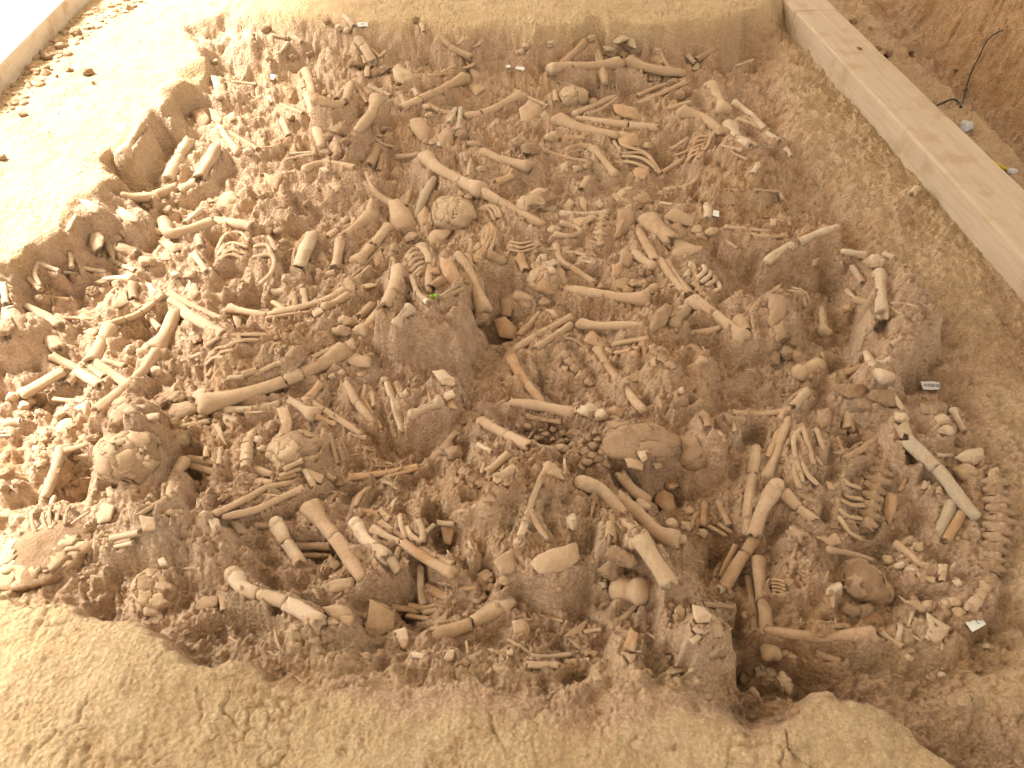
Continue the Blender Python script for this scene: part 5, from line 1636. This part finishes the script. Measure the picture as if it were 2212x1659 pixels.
# ---------------------------------------------------------------- tags and small finds
def hitF(px, py):
    d = ray(px, py); ts = np.linspace((0.9-CAM_H)/d[2], (-0.35-CAM_H)/d[2], 700)
    zs = CAM_H + d[2]*ts; hh = sample(HF, d[0]*ts, d[1]*ts); i = np.nonzero(zs <= hh)[0]; i = i[0] if len(i) else -1
    return np.array([d[0]*ts[i], d[1]*ts[i], zs[i]])
def tag(px, py, w, h, ang, tilt, curl, label, text=None, mat='paper', name='paper_tag', lift=0.010):
    p = hitF(px, py); k = depth(p)/FPX; wm, hm = w*k, h*k*1.15; n = 10
    root = empty(name, p)
    th_ = 0.0007; vs_ = []; fs = []
    for s in (0, 1):
        for i in range(n+1):
            u = i/n-0.5
            for v in (-0.5, 0.5):
                vs_.append((u*wm, v*hm, curl*wm*(0.25-u*u) + 0.004*math.sin(u*9+v) * 0.3 + s*th_))
    def id_(s, i, v): return s*(n+1)*2 + i*2 + v
    for i in range(n):
        fs.append((id_(1,i,0), id_(1,i+1,0), id_(1,i+1,1), id_(1,i,1))); fs.append((id_(0,i,1), id_(0,i+1,1), id_(0,i+1,0), id_(0,i,0)))
        for v in (0, 1): fs.append((id_(0,i,v), id_(0,i+1,v), id_(1,i+1,v), id_(1,i,v)))
    for i in (0, n): fs.append((id_(0,i,0), id_(0,i,1), id_(1,i,1), id_(1,i,0)))
    o = mesh_obj('slip', np.array(vs_), fs, M[mat], origin=(0,0,0), smooth=False); o.parent = root; o.location = (0,0,0)
    root.location = Vector(p) + Vector((0, 0, lift)); root.rotation_euler = (tilt*0.3, 0, ang)
    if text:
        cu = bpy.data.curves.new('writing', 'FONT'); cu.body = text; cu.size = hm*0.5; cu.align_x = 'CENTER'; cu.align_y = 'CENTER'; cu.extrude = 0.0001
        tmp = bpy.data.objects.new('tmp', cu); COL.objects.link(tmp); bpy.context.view_layer.update()
        tm = bpy.data.meshes.new_from_object(tmp.evaluated_get(bpy.context.evaluated_depsgraph_get())); bpy.data.objects.remove(tmp)
        tm.materials.clear(); tm.materials.append(M['ink']); t = bpy.data.objects.new('writing', tm); COL.objects.link(t); t.parent = root
        t.location = (0.04*wm, 0, curl*wm*0.25 + 0.0026); t.rotation_euler = (0, 0, math.pi)
    root['label'] = label; root['category'] = 'tag'; root['group'] = 'small marker tags in the bone bed'
    return root
T = lambda i, j, u, v: (256*i+u*K, 192*j+v*K)
tag(*T(3,2,1400,38), 19, 9, -0.06, 0.55, 0.12, 'white paper tag with dark handwritten number near the right bench', 'UE4034/')
tag(*T(3,3,1775,425), 20, 10, 0.45, 0.75, 0.25, 'tilted white tag with a dark mark beside the curved spine tail', '2')
tag(*T(1,0,920,232), 11.5, 6, 0.08, 0.9, 0.2, 'bright white tag standing among bones under the rear ledge', 'UE')
tag(*T(1,0,140,683), 6.5, 6.5, -0.2, 0.9, 0.1, 'tiny square white tag on the pale rubble by the left ledge')
tag(*T(1,0,1590,1262), 7, 5, -0.3, 0.9, 0.15, 'tiny white tag resting beside a brown bone lump mid bed')
tag(*T(2,0,70,608), 10, 4, -0.55, 0.9, 0.1, 'narrow greyish white tag under the rear slope')
tag(*T(2,1,1757,205), 12, 5.5, 1.35, 0.3, 0.15, 'silvery upright label strip beside a short pale shaft')
tag(*T(1,1,1470,965), 6, 5, 0.6, 0.7, 0.1, 'torn white paper scrap on the tall soil block')
tag(*T(1,0,2180,592), 5, 4, 0.1, 0.8, 0.1, 'small white scrap on the slope under the rear wall')
# green marker clip on the soil block
p = hitF(*T(1,1,1542,918)); k = depth(p)/FPX; r = 2.5*k
gr = empty('marker_clip', p); C = np.stack([np.linspace(-1, 1, 7)*4.6*k, np.linspace(-.2, .2, 7)*4*k, np.full(7, r*0.9)], 1)
V, F = tube_mesh(C, np.array([.75, .95, 1, 1, 1, 1, .95])*r, 'kx', 0, 1, 14, 0.3); o = mesh_obj('clip_body', V, F, M['lime'], origin=(0,0,0)); o.parent = gr; o.location = (0,0,0)
for q in (-1.6, 3.0):
    Cb = np.stack([np.linspace(q-.35, q+.35, 3)*k, np.linspace(q-.35, q+.35, 3)*0.17*k, np.full(3, r*0.9)], 1)
    V, F = tube_mesh(Cb, np.full(3, r*1.07), 'xx', 0, 1, 14, 0.3); o = mesh_obj('band', V, F, M['limedk'], origin=(0,0,0)); o.parent = gr; o.location = (0,0,0)
gr['label'] = 'bright lime green marker clip on top of the tall soil block'; gr['category'] = 'marker'
# hanging wire in the trench
wp = [(2040,275),(1960,310),(1890,385),(1825,520),(1760,650),(1720,790),(1690,900),(1668,938)]
P = [hitF(*T(3,0,*q)) + np.array([-0.015, -0.01, 0.012]) for q in wp]; C = catmull(P, 40)
V, F = tube_mesh(C, np.full(40, 0.0032), 'nn', 0, 1, 6, 0.5); o = mesh_obj('hanging_wire', V, F, M['wire'])
o['label'] = 'thin dark wire hanging down the reddish trench wall'; o['category'] = 'wire'
P = [hitF(*T(3,0,*q)) + np.array([0, 0, 0.006]) for q in [(1455,922),(1520,892),(1590,868),(1640,890),(1670,935)]]; C = catmull(P, 24)
V, F = tube_mesh(C, np.full(24, 0.004), 'nn', 0, 1, 6, 0.7); o = mesh_obj('fallen_wire', V, F, M['wire'])
o['label'] = 'short dark wire bent on the trench floor beside the board'; o['category'] = 'wire'
# plastic scrap, yellow stick with white cap, dark red scrap
def lump_at(q, rad, mat, name, label, cat, rough=0.5, facet=0.3, lift=0.6):
    p = hitF(*q); V, F = lump(p + np.array([0, 0, rad[2]*lift]), rad, 3, rough, None, 1.8, facet); o = mesh_obj(name, V, F, M[mat]); o['label'] = label; o['category'] = cat; return o
lump_at(T(3,0,1705,1130), (0.030, 0.025, 0.030), 'plastic', 'plastic_scrap', 'crumpled grey plastic scrap in the trench beside the board', 'scrap')
lump_at(T(3,0,2095,1500), (0.020, 0.018, 0.016), 'plastic', 'plastic_wad', 'small white crumpled plastic beside the yellow stick in the trench', 'scrap')
a, b = hitF(*T(3,0,1945,1420)), hitF(*T(3,0,2060,1480)); C = catmull([a+np.array([0,0,.008]), b+np.array([0,0,.008])], 6)
V, F = tube_mesh(C, np.full(6, 0.006), 'xn', 0, 1, 8, 0.2); o = mesh_obj('yellow_stick', V, F, M['yellow']); o['label'] = 'short yellow stick lying in the trench behind the board'; o['category'] = 'stick'
a, b = hitF(*T(3,0,1010,505)), hitF(*T(3,0,1240,470)); C = catmull([a+np.array([0,0,.012]), b+np.array([0,0,.012])], 6)
V, F = tube_mesh(C, np.full(6, 0.013), 'bb', 0.1, 0.6, 8, 0.2); o = mesh_obj('wood_scrap', V, F, M['redwood']); o['label'] = 'dark red splintered wood scrap in the trench behind the board'; o['category'] = 'scrap'

# ---------------------------------------------------------------- unseen tarpaulin roof, added to shade the pit, open to daylight at left
sh = empty('added_shade_roof', (0, 2.5, 0.0)); n = 24; X = np.linspace(-3.0, 4.2, n); Y = np.linspace(-2.5, 8.0, n)
vs_ = [(x, y-2.5, 2.25 + 0.05*(x+3.0) - 0.06*math.sin(math.pi*((x+3.0) % 1.6)/1.6) - 0.05*math.sin(math.pi*((y+2.5) % 2.1)/2.1)) for y in Y for x in X]
fs = [(j*n+i, j*n+i+1, (j+1)*n+i+1, (j+1)*n+i) for j in range(n-1) for i in range(n-1)]
o = mesh_obj('shade_sheet', np.array(vs_), fs, M['tarp'], origin=(0,0,0)); o.parent = sh; o.location = (0,0,0)
for x, y in ((-3.0,-2.5),(4.2,-2.5),(-3.0,8.0),(4.2,8.0)):
    C = np.stack([np.full(6, x), np.full(6, y-2.5), np.linspace(-0.56, 2.26+0.05*(x+3.0), 6)], 1)
    V, F = tube_mesh(C, np.full(6, 0.03), 'xx', 0, 1, 12, 0.1); o = mesh_obj('post', V, F, M['steel'], origin=(0,0,0)); o.parent = sh; o.location = (0,0,0)
sh['label'] = 'unseen cream tarpaulin roof on posts, added to shade the excavation'; sh['category'] = 'added_shade_roof'

# ---------------------------------------------------------------- labels: look first, then the nearest landmark one can find
LM = [((130,458),'the largest cracked skull'),((46,555),'the broad flattened skull'),((158,590),'the skull with slipped plate'),((294,452),'the open broken skull'),
 ((455,215),'the skull in hooped ribs'),((537,205),'the skull with eye sockets'),((633,199),'the many-piece flattened skull'),((549,281),'the reddish skull'),((573,99),'the smooth unbroken skull'),
 ((700,637),'the front skull with plates'),((864,585),'the dark crescent-rimmed skull'),((445,312),'the tall soil block'),((637,445),'the long cracked soil block'),
 ((902,320),'the boulder-like soil lump'),((930,388),'the handwritten tag'),((975,625),'the tilted marked tag'),((40,60),'the sunlit left board'),((900,130),'the right board'),
 ((120,170),'the bright left ledge'),((640,30),'the rear wall'),((90,640),'the front ledge corner'),((430,720),'the front slope'),((680,715),'the front ledge'),((800,690),'the dark front hollow'),
 ((350,30),'the bright rear tag'),((440,146),'the tiny mid-bed tag'),((585,84),'the round dark hole'),((880,480),'the tan right backbone'),((995,520),'the broad curved backbone'),
 ((270,205),'the stout open shafts'),((250,350),'the longest thigh bone'),((150,330),'the crossed leg bones'),((30,260),'the shaded left cliff'),((560,420),'the crumbled dark soil'),
 ((720,470),'the deep right hollow'),((760,300),'the right-pointing thigh bone'),((860,250),'the yellow bench lip'),((760,130),'the pale crossed arm bones'),((420,520),'the small rib loop'),
 ((330,560),'the ball-ended thigh bones'),((560,560),'the large hip bone'),((640,560),'the broad pale slab'),((240,80),'the pale rubble slope'),((330,120),'the L-shaped kinked bones'),
 ((690,250),'the small rib tips'),((600,330),'the white ball bone'),((440,455),'the curved hip arch'),((180,250),'the dark soil cave'),((450,620),'the level stout shaft')]
GROUPS = {'bone': 'loose bones in the bone bed', 'rib': 'loose ribs in the bone bed', 'clod': 'lumps of soil in the bone bed', 'vertebra': 'single vertebrae in the bone bed',
          'spine': 'vertebral columns in the bone bed', 'ribs': 'rib sets in the bone bed', 'skull': 'skulls in the bone bed', 'jaw bone': 'lower jaws in the bone bed'}
from collections import Counter
def cap(w): return ' '.join(w.split()[:16])
cand = []
for t in THINGS:
    ob, noun, adj, det, cat, px, py, lab = t
    near = sorted(LM, key=lambda l: (l[0][0]-px)**2 + (1.3*(l[0][1]-py))**2)
    cand.append((near[0][1], near[1][1]))
def first(i):
    ob, noun, adj, det, cat, px, py, lab = THINGS[i]
    return lab or cap(' '.join(('%s %s %s near %s' % (adj, noun, '', cand[i][0])).split()))
def second(i):
    ob, noun, adj, det, cat, px, py, lab = THINGS[i]
    return lab or cap(' '.join(('%s %s %s near %s' % (adj, noun, det, cand[i][0])).split()))
def third(i):
    ob, noun, adj, det, cat, px, py, lab = THINGS[i]
    return lab or cap(' '.join(('%s %s between %s and %s' % (adj, noun, cand[i][0], cand[i][1])).split()))
labs = [second(i) for i in range(len(THINGS))]
cnt = Counter(labs); labs = [third(i) if cnt[l] > 1 and not THINGS[i][7] else l for i, l in enumerate(labs)]
for i, t in enumerate(THINGS):
    t[0]['label'] = labs[i]; t[0]['category'] = t[4]; t[0]['kind'] = 'thing'; t[0]['group'] = GROUPS[t[4]]
print('things', len(THINGS), 'shared', sum(1 for l in labs if labs.count(l) > 1))
